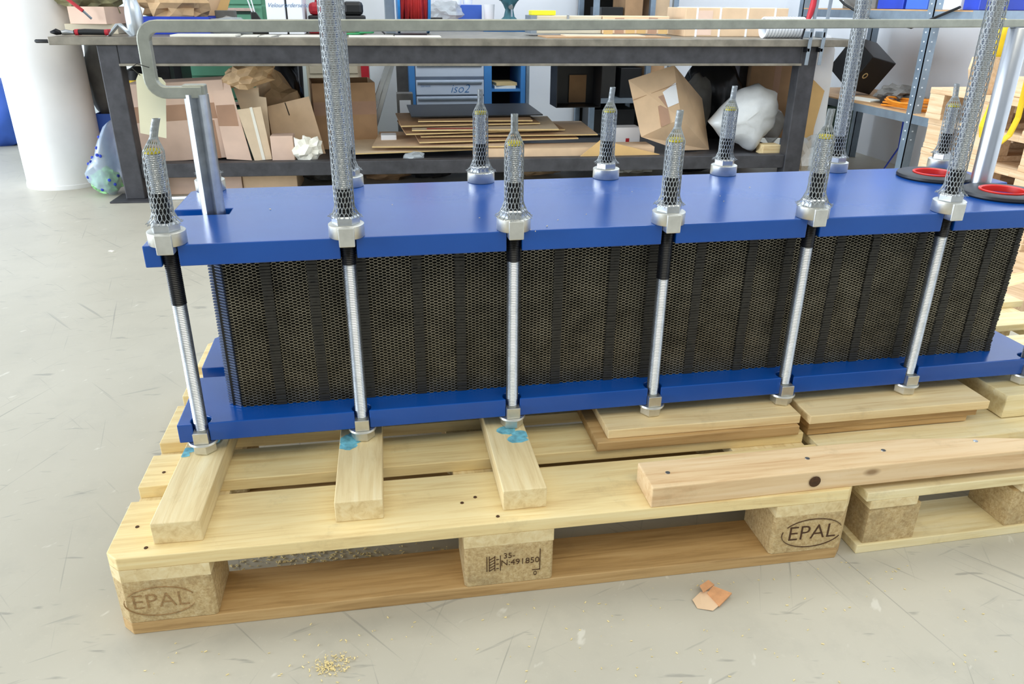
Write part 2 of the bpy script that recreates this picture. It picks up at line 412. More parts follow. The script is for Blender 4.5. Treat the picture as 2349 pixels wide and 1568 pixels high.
p2 = thing('wooden_pallet', 'low pale wooden pallet with plain blocks under the right end of the machine', 'pallet', (1.2245, 0.004, 0), 0.022)
for i, (y0, y1) in enumerate(((0, .1), (.36, .5), (.76, .86))):
    B(0, y0, 0, 1.0, y1, .018).build('bottom_board', 'pine_white', p2, bevel=.0015)
    for x0, x1 in ((.012, .112), (.30, .42), (.86, .98)):
        B(x0, y0+.004, .018, x1, y1-.004, .094).build('block', 'particle_block', p2, bevel=.001)
for x0, x1 in ((.008, .10), (.31, .41), (.87, .97)): B(x0, 0, .094, x1, .86, .111).build('cross_board', 'pine_y', p2, bevel=.001)
for y0, y1 in ((0, .055), (.135, .235), (.29, .40), (.46, .56), (.62, .70), (.77, .86)): B(-.002, y0, .111, 1.0, y1, .129).build('deck_board', 'pine_white', p2, bevel=.0015)

# timbers on the pallets
def batten(label, x0, y0, x1, y1, w, z0, th, m='pine_y', stain=None):
    a = math.atan2(x0-x1, y1-y0); L = math.hypot(x1-x0, y1-y0)
    o = tag(B(-w/2, 0, 0, w/2, L, th).build('timber_batten', m, loc=(x0, y0, z0), rot=(0, 0, a), bevel=.0015), label, 'timber', 'battens under the machine')
    if stain:
        for k, (sx, sy, s) in enumerate(stain):
            pts = []
            for i in range(14):
                t = 2*math.pi*i/14; r = s*(0.8+0.35*random.random()); pts.append((max(-w/2+.001, min(w/2-.001, sx+r*math.cos(t)*1.2)), sy+r*math.sin(t)))
            MB().prism(pts, th+.0001, th+.0004+.0003*k).build('paint_smear', 'blue_smear', o)
    return o
batten('pale batten with a clean sawn end under the leftmost tie rod', .100, .026, .112, .62, .071, .1442, .037, stain=[(-.028, .205, .010), (-.03, .19, .008), (.0, .235, .02)])
batten('rough scuffed batten with a grey sawn end under the second tie rod', .368, .039, .372, .62, .074, .1442, .037, stain=[(-.022, .165, .013), (-.02, .185, .018), (0.0, .2, .02)])
batten('smooth pale batten with a blue smear under the third tie rod', .630, .030, .626, .62, .071, .1442, .037, stain=[(.016, .155, .015), (.022, .17, .014), (.0, .185, .014)])
bm_ = tag(MB().prism([(0, 0), (.80, .010), (.80, .030), (.66, .056), (.50, .078), (.30, .080), (0, .076)], 0, .038).build('timber_beam', 'pine_pink', loc=(.832, .001, .1442), rot=(0, 0, .004), bevel=.002),
    'long pinkish timber beam with a dark knot lying along the pallet front edge', 'timber')
kp = at(1872, 1107, y=.0005)
MB().lathe([(.0105, 0), (.008, .0012), (0, .0014)], 16, caps=False).build('knot', 'stamp_ink', bm_, loc=(kp.x-.832, .0018, kp.z-.1442), rot=(math.pi/2, 0, 0))
for px, py in ((1532, 1084), (1853, 1052), (2028, 1034), (2240, 1013)):
    p = at(px, py, z=.1822); MB().lathe([(.0042, 0), (.004, .0008), (0, .0005)], 10, caps=False).build('screw_head', 'zinc', bm_, loc=(p.x-.832, p.y-.001, .0381))
def plank(label, x0, x1, y0, y1, z0, z1, m='pine_pale', rz=0.0):
    return tag(B(0, 0, 0, x1-x0, y1-y0, z1-z0).build('plank', m, loc=(x0, y0, z0), rot=(0, 0, rz), bevel=.0015), label, 'plank', 'packing planks under the machine')
plank('lower dark-edged plank under the fourth tie rod, left end sticking out', .790, 1.186, .178, .40, .1442, .1632, 'pine_old', .006)
plank('upper pale plank under the fourth and fifth tie rods', .812, 1.190, .188, .40, .1634, .1815, 'pine_pale', .004)
plank('lowest brown plank under the sixth tie rod', 1.214, 1.560, .196, .42, .1310, .1460, 'pine_old', .012)
plank('middle brown plank under the sixth tie rod', 1.212, 1.575, .192, .42, .1462, .1632, 'pine_old', .010)
plank('topmost pale plank under the sixth tie rod', 1.206, 1.590, .182, .42, .1634, .1815, 'pine_pale', .012)
plank('short pale block under the far right tie rod', 1.640, 1.81, .20, .42, .1310, .1815, 'pine_white', .02)

# ------------------------------------------------------------------ plate heat exchanger
hx = thing('plate_heat_exchanger', 'blue plate heat exchanger lying flat with steel tie rods in grey netting sleeves', 'heat exchanger', (.107, .217, .1816), .016)
ZO = -.1816
D = .390; SP = .2675; X0, X1 = -.037, 1.642; TH = .0345; ZB, ZT = .205+ZO, .5155+ZO; ZP = ZT+TH
def slot(cx, y, sgn, w=.0128, r=.0165, yc=.0125):
    out = [(cx-w*sgn, y)]
    a0 = math.asin(w/r)
    for i in range(13):
        t = -math.pi/2-a0-(2*math.pi-2*a0)*i/12 if True else 0
        out.append((cx+sgn*r*math.cos(t), y+sgn*(yc+r*math.sin(t))))
    out.append((cx+w*sgn, y)); return out
def slot_u(cx, y, sgn, w=.0128, yc=.0125):
    return [(cx-w*sgn, y)]+[(cx-sgn*w*math.cos(math.pi*i/8), y+sgn*(yc+w*math.sin(math.pi*i/8))) for i in range(9)]+[(cx+w*sgn, y)]
def plate_outline(fn, top):
    p = [(X0, 0)]
    for i in range(7): p += fn(i*SP, 0, 1)
    p += [(X1, 0)]
    p += [(X1, D/2-.021), (1.535, D/2-.021), (1.535, D/2+.021), (X1, D/2+.021)]
    p += [(X1, D-.02), (X1-.02, D)]
    for i in range(6, -1, -1): p += fn(i*SP, D, -1)
    p += [(X0+.02, D), (X0, D-.02), (X0, D/2+.028), (.062, D/2+.028), (.062, D/2-.014), (X0, D/2-.014)]
    return p
MB().prism(plate_outline(slot_u, True), ZT, ZT+TH).build('pressure_plate', 'blue_paint', hx, bevel=.0018)
MB().prism(plate_outline(slot, False), ZB, ZB+TH).build('frame_plate', 'blue_paint', hx, bevel=.0018)
# plate pack: thin corrugated sheets whose zigzag edges make the honeycomb
PK = thing  # (name kept short below)
pack = B(.046, .0575, ZB+TH, 1.546, .335, ZT).build('plate_pack', 'rubber', hx)
NPL = 106; PZ = (ZT-ZB-TH)/NPL; PER = .0131; AMP = PZ*0.46; TK = .00085
def sheets(x0, x1, yf, dep, M=None, skip=()):
    V = []; Fc = []
    npd = int((x1-x0)/PER)
    for i in range(NPL):
        zc = ZB+TH+(i+.5)*PZ; ph = (i % 2)*PER/2
        xs = []
        for k in range(npd+1):
            for fx, s in ((0, -1), (.3, -1), (.5, 1), (.8, 1)):
                x = x0+k*PER+fx*PER-ph
                if x0 <= x <= x1: xs.append((x, s*AMP))
        o = len(V); jit = random.uniform(-.0008, .0008)
        for x, dz in xs:
            t = TK/2
            V += [(x, yf+jit, zc+dz-t), (x, yf+jit, zc+dz+t), (x, yf+dep, zc+dz-t), (x, yf+dep, zc+dz+t)]
        for k in range(len(xs)-1):
            a = o+k*4; c = a+4
            Fc += [(a, c, c+1, a+1), (a+1, c+1, c+3, a+3), (c, a, a+2, c+2)]
    if M: V = [tuple(M @ Vector(p)) for p in V]
    me = bpy.data.meshes.new('sheet_edges'); me.from_pydata(V, [], Fc); me.update(); return me
o = link('corrugated_sheets', sheets(.064, 1.548, .049, .010), 'plate_edge', pack); o['kind'] = 'stuff'
ML = Matrix(((0, 1, 0, .0365-.049+.0), (-1, 0, 0, .36), (0, 0, 1, 0), (0, 0, 0, 1)))
o = link('corrugated_sheets', sheets(.0, .27, .049, .010, ML), 'plate_edge', pack); o['kind'] = 'stuff'
NB = 53; PB = (ZT-ZB-TH)/NB
for xb in (.130, .204, .284, .376, .449, .548, .6235, .725, .797, .886, .986, 1.059, 1.161, 1.234, 1.330, 1.411, 1.482, 1.541):
    mb = MB()
    w_ = .0085 if xb < 1.54 else .006
    for k in range(NB):
        z0 = ZB+TH+k*PB; j = random.uniform(-.0012, .0012)
        mb.box(xb-w_+random.uniform(-.0006, .0006), .0462+j, z0+.0005, xb+w_, .057, z0+PB-.0005)
    mb.build('gasket_strip', 'rubber_band', pack)
mb = MB()
for k in range(NB):
    z0 = ZB+TH+(k+.5)*PB; mb.cyl((.039, .0675, z0+.0012), (.0610, .0515, z0-.0012), .0021, .0019, 6)
mb.build('corner_lugs', 'rubber_glossy', pack, smooth=True)
MB().prism([(.040, .072), (.064, .0535), (.064, .075)], ZB+TH, ZT).build('corner_gasket', 'rubber', pack)

# --- tie rods
RB = .0
def rod_mesh(z0, z1, r=.0112, pitch=.003, n=14):
    pr = []; k = 0; z = z0
    while z < z1:
        pr += [(r, z), (r-.0011, z+pitch*.5)]; z += pitch
    return MB().lathe(pr, n).mesh('tie_rod')
def net_mesh(ztop, tip, bend=(0, 0), seed=0, cover=False, ncol=18, dz=.0084):
    rnd = random.Random(seed); zb = ZT+TH+(.0235 if cover else .0335); r0 = .0285 if cover else .0235; tf = .024 if cover else .016
    zs = []; z = zb
    while z < ztop+(.046 if tip else 0): zs.append(z); z += dz*.5
    def rad(z):
        t = z-zb
        if t < tf: r = r0-(r0-.0152)*(t/tf)**.6
        else: r = .0152
        if tip and z > ztop-.002:
            u = min(1, (z-ztop+.002)/.020); r = .0150*(1-u)+.0052*u
        return r
    def off(z):
        u = max(0, (z-ztop+.03)/.075) if tip else 0
        return bend[0]*u*u, bend[1]*u*u
    mb = MB(); rt = .00072
    def P(row, col):
        z = zs[row]; a = 2*math.pi*(col)/ncol; r = rad(z); ox, oy = off(z)
        return (ox+r*math.cos(a), oy+r*math.sin(a), z)
    # hexagonal net: each strand zigzags, neighbours touch at alternating rows
    nr = len(zs)
    for cidx in range(ncol*2):
        pts = []
        for row in range(nr):
            k = row % 4; sgn = 1 if cidx % 2 == 0 else -1
            d = (.24 if k in (0, 1) else -.24)*sgn
            j = rnd.uniform(-.05, .05)
            pts.append(P(row, cidx*.5+.25*0+d*0.98+j*.4))
        mb.tube(pts, rt, 3)
    # frayed hem
    for cidx in range(ncol*2):
        a = 2*math.pi*cidx/(ncol*2)+rnd.uniform(-.1, .1); L = rnd.uniform(.002, .007)
        p0 = Vector((r0*math.cos(a), r0*math.sin(a), zb)); mb.tube([p0, p0+Vector((math.cos(a)*L*.6, math.sin(a)*L*.6, rnd.uniform(-.5, .4)*L))], rt*.8, 3)
    return mb.mesh('netting_sleeve')
TOPS = .690+ZO
short_rod = rod_mesh(RB, TOPS); long_rod = rod_mesh(RB, 1.25+ZO)
nets = [net_mesh(TOPS, True, b, i, c_) for i, (b, c_) in enumerate((((.014, -.002), False), ((.0, 0), True), ((.004, .002), False), ((-.003, .003), False), ((.005, .001), True)))]
net_long = net_mesh(1.25+ZO, False, seed=9)
collar = MB().lathe([(.0125, ZP+.0004), (.0272, ZP+.0004), (.028, ZP+.0015), (.028, ZP+.0205), (.0268, ZP+.0215), (.0125, ZP+.0215)], 32, caps=False).mesh('collar')
nut = MB().lathe([(.0222, ZP+.0215), (.0222, ZP+.0325), (.0195, ZP+.0355), (.0112, ZP+.0355)], 6).mesh('nut')
tongue = B(-.0123, -.0285, ZP-.0105, .0123, .0, ZP+.0205).mesh('tongue')
low = MB().box(-.0122, -.0195, ZB-.0005, .0122, .008, ZB+.020).mesh('lower_tongue')
flange = MB().lathe([(.012, ZB-.0055), (.0235, ZB-.0055), (.0245, ZB-.004), (.0235, ZB-.0006), (.012, ZB-.0006)], 28, caps=False).mesh('flange')
lnut = MB().lathe([(.0112, RB+.0004), (.0186, RB+.0004), (.0208, RB+.003), (.0208, ZB-.0056)], 6).mesh('lower_nut')
cap = MB().lathe([(.0114, TOPS-.004), (.0116, TOPS+.0015), (.004, TOPS+.0022), (0, TOPS+.0022)], 14, caps=False).mesh('tip_cap')
grease = [rod_mesh(z_+ZO, .628+ZO, r=.0119) for z_ in (.452, .497, .505)]
LONG = {(1, 0), (5, 0), (1, 1), (5, 1)}
for side in (0, 1):
    for i in range(7):
        cy = .010 if side == 0 else D-.010
        lg = (i, side) in LONG
        rz = random.uniform(-.25, .25)+(math.pi if side else 0)
        tr = link('tie_rod', long_rod if lg else short_rod, 'zinc', hx, (i*SP+random.uniform(-.0012, .0012), cy, 0), smooth=True, ang=34)
        yaw_ = math.pi if side else 0
        link('collar', collar, 'zinc_matt', tr, smooth=True)
        link('nut', nut, 'zinc', tr, rot=(0, 0, math.pi/6*0+rz+math.pi/2*0), bevel=.0008)
        link('tongue', tongue, 'zinc_matt', tr, rot=(0, 0, yaw_), bevel=.0015)
        link('lower_tongue', low, 'zinc_matt', tr, rot=(0, 0, yaw_), bevel=.001)
        link('flange', flange, 'zinc_matt', tr, smooth=True)
        link('lower_nut', lnut, 'zinc_matt', tr, rot=(0, 0, rz*2), bevel=.0008)
        link('grease_coat', grease[0 if i in (0, 3) else 1 + i % 2], 'grease', tr, smooth=True, ang=34)
        if not lg: link('tip_cap', cap, 'yellow_cap', tr, smooth=True)
        k = 0 if (i, side) == (0, 0) else (1 if i == 2 else 4 if (i, side) == (4, 0) else 2 if i in (3, 4) else 3)
        link('netting_sleeve', net_long if lg else nets[k], 'net_plastic', tr, rot=(0, 0, 0 if k == 0 else random.uniform(-.4, .4)))
# --- carrying posts and bar
PX, PY = .034, .2015
lp = MB()
lp.prism([(PX+.0195*math.cos(a), PY+.0195*math.sin(a)) for a in [math.radians(t) for t in range(-65, 246, 10)]]+[(PX+.004*math.cos(math.radians(t)), PY-.010+.004*math.sin(math.radians(t))) for t in (200, 90, -20)], ZT+.001, .748+ZO)
lp.build('carrying_post', 'zinc', hx, smooth=True, ang=30)
MB().box(PX-.019, PY-.012, .747+ZO, PX+.017, PY+.012, .7635+ZO).build('post_cap', 'steel_bar', hx, bevel=.002)
RX, RY = 1.558, .197
MB().lathe([(.0195, ZT+.001), (.0195, .853+ZO), (.018, .855+ZO), (.0, .855+ZO)], 40, M=Matrix.Translation((RX, RY, 0)), caps=False).build('guide_post', 'steel_tube', hx, smooth=True)
def bar_pts():
    pts = []
    xl = -.031; zl, zu = .7515+ZO, .852+ZO; r = .022
    pts.append((PX+.012, zl))
    for i in range(7):
        t = math.pi/2*i/6; pts.append((xl+r-r*math.sin(t), zl+r-r*math.cos(t)))
    for i in range(7):
        t = math.pi/2*i/6; pts.append((xl+r-r*math.cos(t), zu-r+r*math.sin(t)))
    pts.append((.10, zu+.0005))
    for k in range(1, 9): pts.append((.10+(RX-.03-.10)*k/8, zu+.0005+.010*k/8))
    pts.append((RX+.09, zu+.011)); return pts
bp = bar_pts(); vs = []; fs = []
for i, (x, z) in enumerate(bp):
    a = Vector(bp[max(i-1, 0)]); c = Vector(bp[min(i+1, len(bp)-1)]); d = (c-a).normalized(); n = Vector((-d.y, d.x))
    t = .0095 if i < 16 else .0095-.0028*(i-16)/max(1, len(bp)-17)
    for sa, sy in ((-1, -1), (1, -1), (1, 1), (-1, 1)): vs.append((x+n.x*t*sa, PY-.004+sy*.0095, z+n.y*t*sa))
for i in range(len(bp)-1):
    for k in range(4): fs.append((i*4+k, (i+1)*4+k, (i+1)*4+(k+1) % 4, i*4+(k+1) % 4))
fs += [(0, 1, 2, 3), tuple((len(bp)-1)*4+k for k in (3, 2, 1, 0))]
MB().add(vs, fs).build('carrying_bar', 'steel_bar', hx, bevel=.0016)
# --- port rings
for cx, cy in ((1.538, .112), (1.518, .287)):
    dk = MB().lathe([(.042, ZP+.0003), (.073, ZP+.0003), (.075, ZP+.003), (.074, ZP+.008), (.071, ZP+.0095), (.042, ZP+.0095)], 56, M=Matrix.Translation((cx, cy, 0)), caps=False).build('port_ring', 'disc_black', hx, smooth=True)
    MB().lathe([(.0415, ZP+.0003), (.0435, ZP+.0115), (.0415, ZP+.0125), (.038, ZP+.0105), (.036, ZP-.010), (0, ZP-.012)], 48, M=Matrix.Translation((cx, cy, 0)), caps=False).build('red_plug', 'red_cap', dk, smooth=True)

# hang tag
tg = thing('hang_tag', 'cream paper tag hanging by black wire from the bent steel bar', 'tag', tuple(at(348, 300, y=.436)))
q = [at(*p, y=.436) for p in ((312, 183), (318, 168), (370, 178), (380, 190), (382, 317), (322, 305))]
o0 = Vector(tg.location); poly = [((p-o0).x, (p-o0).z) for p in q][::-1]
MB().prism(poly, -.0003, .0003, M=Matrix.Rotation(math.pi/2, 4, 'X')).build('card', 'tag_paper', tg)
wp = [at(*p, y=.436)-o0 for p in ((322, 172), (318, 150), (330, 142), (350, 148), (362, 160), (360, 178))]
MB().tube([(p.x, -.002-.04*(1 if 0 < i < 4 else 0), p.z) for i, p in enumerate(wp)], .0007, 5).build('wire', 'wire_black', tg)

# loose bits on the floor
p = at(1630, 1375, z=0)
tc_ = thing('cardboard_scrap', 'torn scrap of brown cardboard on the floor in front of the pallet', 'cardboard scrap', (p.x, p.y, 0), .2)
MB().add([(-.032, -.010, .001), (-.012, -.024, .002), (.006, -.018, .004), (.010, .012, .006), (-.008, .018, .004), (-.030, .008, .003), (-.022, -.006, .002)], [(0, 1, 6), (1, 2, 3, 6), (6, 3, 4, 5), (0, 6, 5)]).build('torn_sheet', 'card', tc_)
MB().prism([(.002, -.020), (.036, -.006), (.016, .018), (.000, .010)], .004, .007).build('flap', 'card_scrap', tc_, rot=(.12, -.08, 0))
MB().prism([(-.010, .010), (.018, .020), (.014, .032), (-.008, .024)], .008, .010).build('flap', 'card_scrap', tc_, rot=(.1, .1, 0))
mb = MB(); rs = random.Random(3)
def chip(x, y, s, z=0.0):
    a = rs.random()*6.28; M = Matrix.Translation((x, y, z+.0006)) @ Matrix.Rotation(a, 4, 'Z') @ Matrix.Rotation(rs.uniform(-.3, .3), 4, 'X')
    mb.box(-s, -s*.35, 0, s, s*.35, .0008, M)
for k in range(260):
    x = rs.uniform(.05, 1.35); y = rs.uniform(-.30, -.01); chip(x, y, rs.uniform(.0006, .0022))
c0 = at(760, 1528, z=0)
for k in range(150): chip(c0.x+rs.gauss(0, .016), c0.y+rs.gauss(0, .009), rs.uniform(.0008, .0024), rs.uniform(0, .002))
c0 = at(660, 1285, z=0)
for k in range(420): chip(c0.x+rs.gauss(.05, .08), c0.y+rs.gauss(.01, .025), rs.uniform(.001, .003))
tag(mb.build('sawdust', 'shaving'), 'pale wood shavings scattered on the floor around the pallet', 'shavings', kind='stuff')
mb = MB()
for px, py in ((1215, 527), (1228, 531), (1652, 450), (1660, 462), (1450, 440), (1280, 505), (1100, 500), (1720, 430), (620, 480), (900, 470), (1345, 492), (1255, 519)):
    p = at(px, py, z=.5504); chip(p.x, p.y, rs.uniform(.0008, .002), .5501)
tag(mb.build('wood_chips', 'shaving'), 'tiny pale chips lying on the blue top plate of the machine', 'chips', kind='stuff')
p = at(256, 576, z=0); tag(B(-.012, -.006, 0, .012, .006, .002).build('paper_scrap', 'paper', loc=p, rot=(0, 0, -.6), bevel=.0008), 'tiny white paper scrap on the bare floor left of the machine', 'paper scrap')
#BACKGROUND
# ------------------------------------------------------------------ steel workbench
BA = -.041; BO = Vector((-.8, 2.94, 0)); BZ = .738
bench = thing('steel_workbench', 'long dark steel workbench behind the machine with a lower shelf rail', 'workbench', BO, BA)
BL = 3.335                                                   # from left leg to right leg
B(-.19, -.02, BZ-.034, BL+.255, .86, BZ).build('bench_top', 'bench_top', bench, bevel=.003)
for y in (.0, .80):                                          # channel section under the top
    mb = MB(); mb.box(.09, y, BZ-.034-.078, BL-.01, y+.006, BZ-.034); ch_ = mb.build('top_channel', 'bench_steel', bench, bevel=.001); B(.09, y-.022, BZ-.122, BL-.01, y+.006, BZ-.112).build('channel_flange', 'bench_top', ch_, bevel=.001)  # flange in the lighter bench_top colour: light on its edge painted in
for x in (0, BL-.01):
    for y in (.0, .74):
        lg = MB().box(x, y, .008, x+.088, y+.08, BZ-.034).build('leg', 'bench_steel', bench, bevel=.004)
        B(x-.06, y-.05, 0, x+.14, y+.13, .008).build('foot_plate', 'bench_steel', lg, bevel=.001)
for y in (.012, .745): B(.088, y, .105, BL-.01, y+.06, .172).build('shelf_rail', 'bench_steel', bench, bevel=.003)
for x in (.03, BL+.01): B(x, .08, .11, x+.05, .74, .165).build('end_rail', 'bench_steel', bench, bevel=.003)
B(.088, .072, .150, BL-.01, .745, .158).build('shelf_sheet', 'bench_steel', bench)
MB().lathe([(.006, 0), (.008, .01), (.008, .06), (.005, .066)], 14).build('vise_pin', 'black_plastic', bench, loc=(-.195, .02, BZ-.02), rot=(0, -math.pi/2, 0), smooth=True)
SH = .159                                                   # lower shelf surface
BT = BZ+.0005

def bx(px0, px1, pyt, Y, zb, dep, pyb=None):
    """box footprint and height from where its front face stands at depth Y"""
    pm = pyt if pyb is None else (pyt+pyb)/2
    a = at(px0, pm, y=Y); c = at(px1, pm, y=Y); t = at((px0+px1)/2, pyt, y=Y)
    return (a.x+c.x)/2, Y, zb, c.x-a.x, dep, t.z-zb
def carton(label, spec, m='card', rz=0.0, rx=0.0, ry=0.0, tape=None, open_top=False, name='cardboard_box', flaps=False, cat='box', group=None, tm='tape_brown'):
    cx, y, z, w, d, h = spec
    t = thing(name, label, cat, (cx, y, z), group=group, rot=(rx, ry, rz))
    if open_top:
        mb = MB(); k = .004
        mb.box(-w/2, 0, 0, w/2, d, k); mb.box(-w/2, 0, k, w/2, k, h); mb.box(-w/2, d-k, k, w/2, d, h); mb.box(-w/2, k, k, -w/2+k, d-k, h); mb.box(w/2-k, k, k, w/2, d-k, h)
        mb.build('shell', m, t)
    else: B(-w/2, 0, 0, w/2, d, h).build('shell', m, t, bevel=.003)
    if tape == 'h': B(-w/2-.0008, -.0008, h*.52, w/2+.0008, .0, h*.72).build('tape', tm, t)
    if tape == 'v': B(w*.02, -.0008, h*.02, w*.16, 0, h*.98).build('tape', tm, t)
    if tape == 'top': B(-w*.07, -.0008, h*.7, w*.07, d, h+.0008).build('tape', tm, t)
    if flaps:
        B(-w/2+.004, -.004, h, w/2-.004, 0, h+d*.35).build('flap', m, t, rot=(.5, 0, 0), loc=(0, 0, 0)) if False else None
        MB().add([(-w/2, 0, h), (w/2, 0, h), (w/2-.01, -d*.28, h-d*.12), (-w/2+.01, -d*.28, h-d*.12)], [(0, 1, 2, 3)]).build('flap', m, t)
        MB().add([(w/2, 0, h), (w/2, d, h), (w/2+w*.25, d, h+.02), (w/2+w*.25, 0.01, h+.02)], [(0, 1, 2, 3)]).build('flap', m, t)
    return t
def heap(name, label, cat, cx, cy, cz, size, m, seed, amp=.28, freq=2.2, sub=3, flat=True, rot=(0, 0, 0)):
    return tag(link(name, crumple(size, seed, amp, freq, sub, flat), m, loc=(cx, cy, cz), rot=rot), label, cat)
def sheet(name, label, cat, px0, px1, Y0, dep, z, th, m, rz=0.0, py=85, rx=0.0, group=None):
    a = at(px0, py, y=Y0); c = at(px1, py, y=Y0)
    return tag(B(-(c.x-a.x)/2, 0, 0, (c.x-a.x)/2, dep, th).build(name, m, loc=((a.x+c.x)/2, Y0, z), rot=(rx, 0, rz)), label, cat, group)
def byb(px): return 2.94-.041*(at(px, 90, y=2.9).x+.8)      # bench front edge y

# --- on the bench, left end
sp = bx(152, 246, 15, 3.22, BT+.045, .26, 53)
st = tag(B(-.115, .01, 0, .12, .20, .0445).build('flat_case', 'grey_box', loc=(sp[0], 3.23, BT), bevel=.002), 'flat grey case lying under the brown carton on the bench', 'case')
carton('brown carton full of tools at the left end of the bench', sp, 'card_pink', rz=-.25, open_top=True)
heap('tool_heap', 'tangle of olive cables and tools lying in the brown carton', 'tools', sp[0], 3.34, sp[2]+.045, (.27, .19, .13), 'olive_junk', 2, .5, 3.5)
pr = at(140, 14, y=3.18); t = thing('red_pliers', 'red handled tool sticking out over the brown carton edge', 'tool', (pr.x+.02, 3.16, pr.z), rot=(0, .75, 0))
MB().tube([(-.06, 0, .03), (0, 0, .036), (.07, 0, .038)], .008, 8).build('handle', 'red_plastic', t); MB().tube([(.07, 0, .038), (.11, .02, .03)], .006, 6).build('jaw', 'grey_metal', t)
a = at(115, 72, y=2.985); c_ = at(250, 72, y=2.985)
t = thing('water_pump_pliers', 'pliers with black grips and red collars on the bench edge', 'pliers', (a.x, 2.985, BT))
L = c_.x-a.x
MB().tube([(0, 0, .016), (L*.1, 0, .018), (L*.18, 0, .014)], [.004, .014, .008], 10).build('jaw', 'grease', t, smooth=True)
MB().tube([(L*.18, 0, .014), (L*.25, .01, .016), (L*.42, 0, .014)], [.009, .012, .007], 10).build('joint', 'zinc', t, smooth=True)
for k, yy in enumerate((0, .03)):
    h_ = MB().tube([(L*.40, yy*.4, .016), (L*.55, yy, .018), (L*.96, yy, .016)], [.010, .0125, .0115], 10).build('grip', 'black_plastic', t, smooth=True)
    for xx in (.42, .93): MB().cyl((L*xx, yy, .016), (L*(xx+.06), yy, .016), .0132, n=12).build('collar', 'red_plastic', h_, smooth=True)
a = at(272, 78, y=2.98)
t = thing('angle_bracket', 'small aluminium angle bracket with a hole beside the pliers', 'bracket', (a.x, 2.98, BT))
MB().prism([(-.052, 0), (-.046, 0), (.003, .047), (.046, 0), (.052, 0), (.006, .053), (-.006, .053)], 0, .05, M=Matrix.Rotation(math.pi/2, 4, 'X') @ Matrix.Translation((0, 0, -.05))).build('profile', 'alu', t, bevel=.001)
MB().cyl((-.026, .025, .0265), (-.0275, .025, .0285), .007, n=14).build('hole', 'dark_void', t)
a = at(313, 70, y=3.06)
t = thing('spray_bottle', 'silver metal bottle with a black spray head on the bench', 'bottle', (a.x, 3.06, BT))
MB().lathe([(.036, 0), (.038, .004), (.038, .095), (.034, .125), (.022, .155), (.018, .165), (.018, .175), (0, .176)], 28, caps=False).build('body', 'alu', t, smooth=True)
MB().lathe([(.020, .166), (.022, .180), (.018, .187), (.014, .21), (0, .21)], 20, caps=False).build('cap', 'black_plastic', t, smooth=True)
B(-.045, -.008, .205, .02, .008, .222).build('nozzle', 'black_plastic', t, bevel=.003)
sp = bx(330, 480, 38, 3.22, BT, .30, 80)
t = carton('royal blue plastic tray on the bench holding brown paper', sp, 'blue_plastic', name='plastic_tray', cat='tray', open_top=True)
heap('kraft_paper', 'crumpled brown paper with torn flaps lying in the blue tray', 'paper', sp[0]-.02, 3.37, sp[2]+.05, (.30, .22, .20), 'kraft', 5, .45, 2.6)
t = thing('torn_carton_flap', 'torn pale carton flaps standing behind the blue tray', 'cardboard', tuple(at(462, 30, y=3.56).xy)+(BT,))
MB().prism([(-.12, 0), (.04, 0), (.13, .17), (.02, .26), (-.05, .20), (-.13, .25)], -.003, .003, M=Matrix.Rotation(math.pi/2, 4, 'X')).build('panel', 'card', t, rot=(-.15, 0, 0))
MB().prism([(.03, 0), (.10, .02), (.16, .18), (.12, .19)], -.002, .002, M=Matrix.Rotation(math.pi/2-.2, 4, 'X')).build('flap', 'card_gold', t, loc=(0, -.03, 0))
sp = bx(494, 538, 24, 3.42, BT, .09, 60); carton('small grey carton with an open lid behind the plastic sheet on the bench', sp, 'grey_cloth', name='small_carton')
a = at(526, 60, y=3.28); heap('plastic_sheet', 'crumpled clear plastic sheet beside the blue tray on the bench', 'plastic sheet', a.x, 3.28, BT, (.20, .20, .085), 'clear_film', 8, .4, 2.2, 3, False)
a = at(592, 52, y=3.36)
t = thing('hand_brush', 'black brush with two white rods standing by the white boxes', 'brush', (a.x, 3.36, BT))
MB().add([(-.03, -.02, 0), (.06, -.02, 0), (.06, .02, 0), (-.03, .02, 0), (-.03, -.012, .10), (-.005, -.012, .10), (-.005, .012, .10), (-.03, .012, .10)], [(3, 2, 1, 0), (4, 5, 6, 7), (0, 1, 5, 4), (1, 2, 6, 5), (2, 3, 7, 6), (3, 0, 4, 7)]).build('bristles', 'black_plastic', t, bevel=.003)
for k in (0, 1): MB().cyl((-.022+k*.012, 0, .095), (-.055-.0+k*.022, 0, .22), .0032, n=8).build('rod', 'white_box', t)
for k, (x0, x1, txt, lb) in enumerate(((609, 652, 'Velour', 'left white file box with handwriting on the bench'), (657, 692, 'Vorderseite', 'right white file box with handwriting on the bench'))):
    sp = bx(x0, x1, -40, 3.25+k*.004, BT, .28, 57)
    t = carton(lb, sp, 'white_box', name='file_box', group='white file boxes')
    link('lettering', text_mesh(txt, .028, .0003, .4), 'lettering_blue', t, (0, -.0012, at(x0, 12, y=3.25).z-BT), FRONT)
sp = bx(704, 838, 28, 3.35, BT, .22, 55)
t = thing('power_tool_case', 'red and black power tool lying behind the netted rod on the bench', 'power tool', (sp[0], 3.35, BT))
w, h = sp[3], sp[5]
B(-w/2, 0, 0, w/2, .2, h*.55).build('lower_shell', 'red_plastic', t, bevel=.012); B(-w/2+.005, .005, h*.55, w/2, .195, h*.85).build('band', 'black_plastic', t, bevel=.008)
B(-w/2+.01, .02, h*.85, -w*.12, .18, h*1.45).build('upper_shell', 'red_plastic', t, bevel=.02); B(w*.12, .02, h*.85, w/2-.01, .18, h*1.5).build('lid', 'black_plastic', t, bevel=.018)
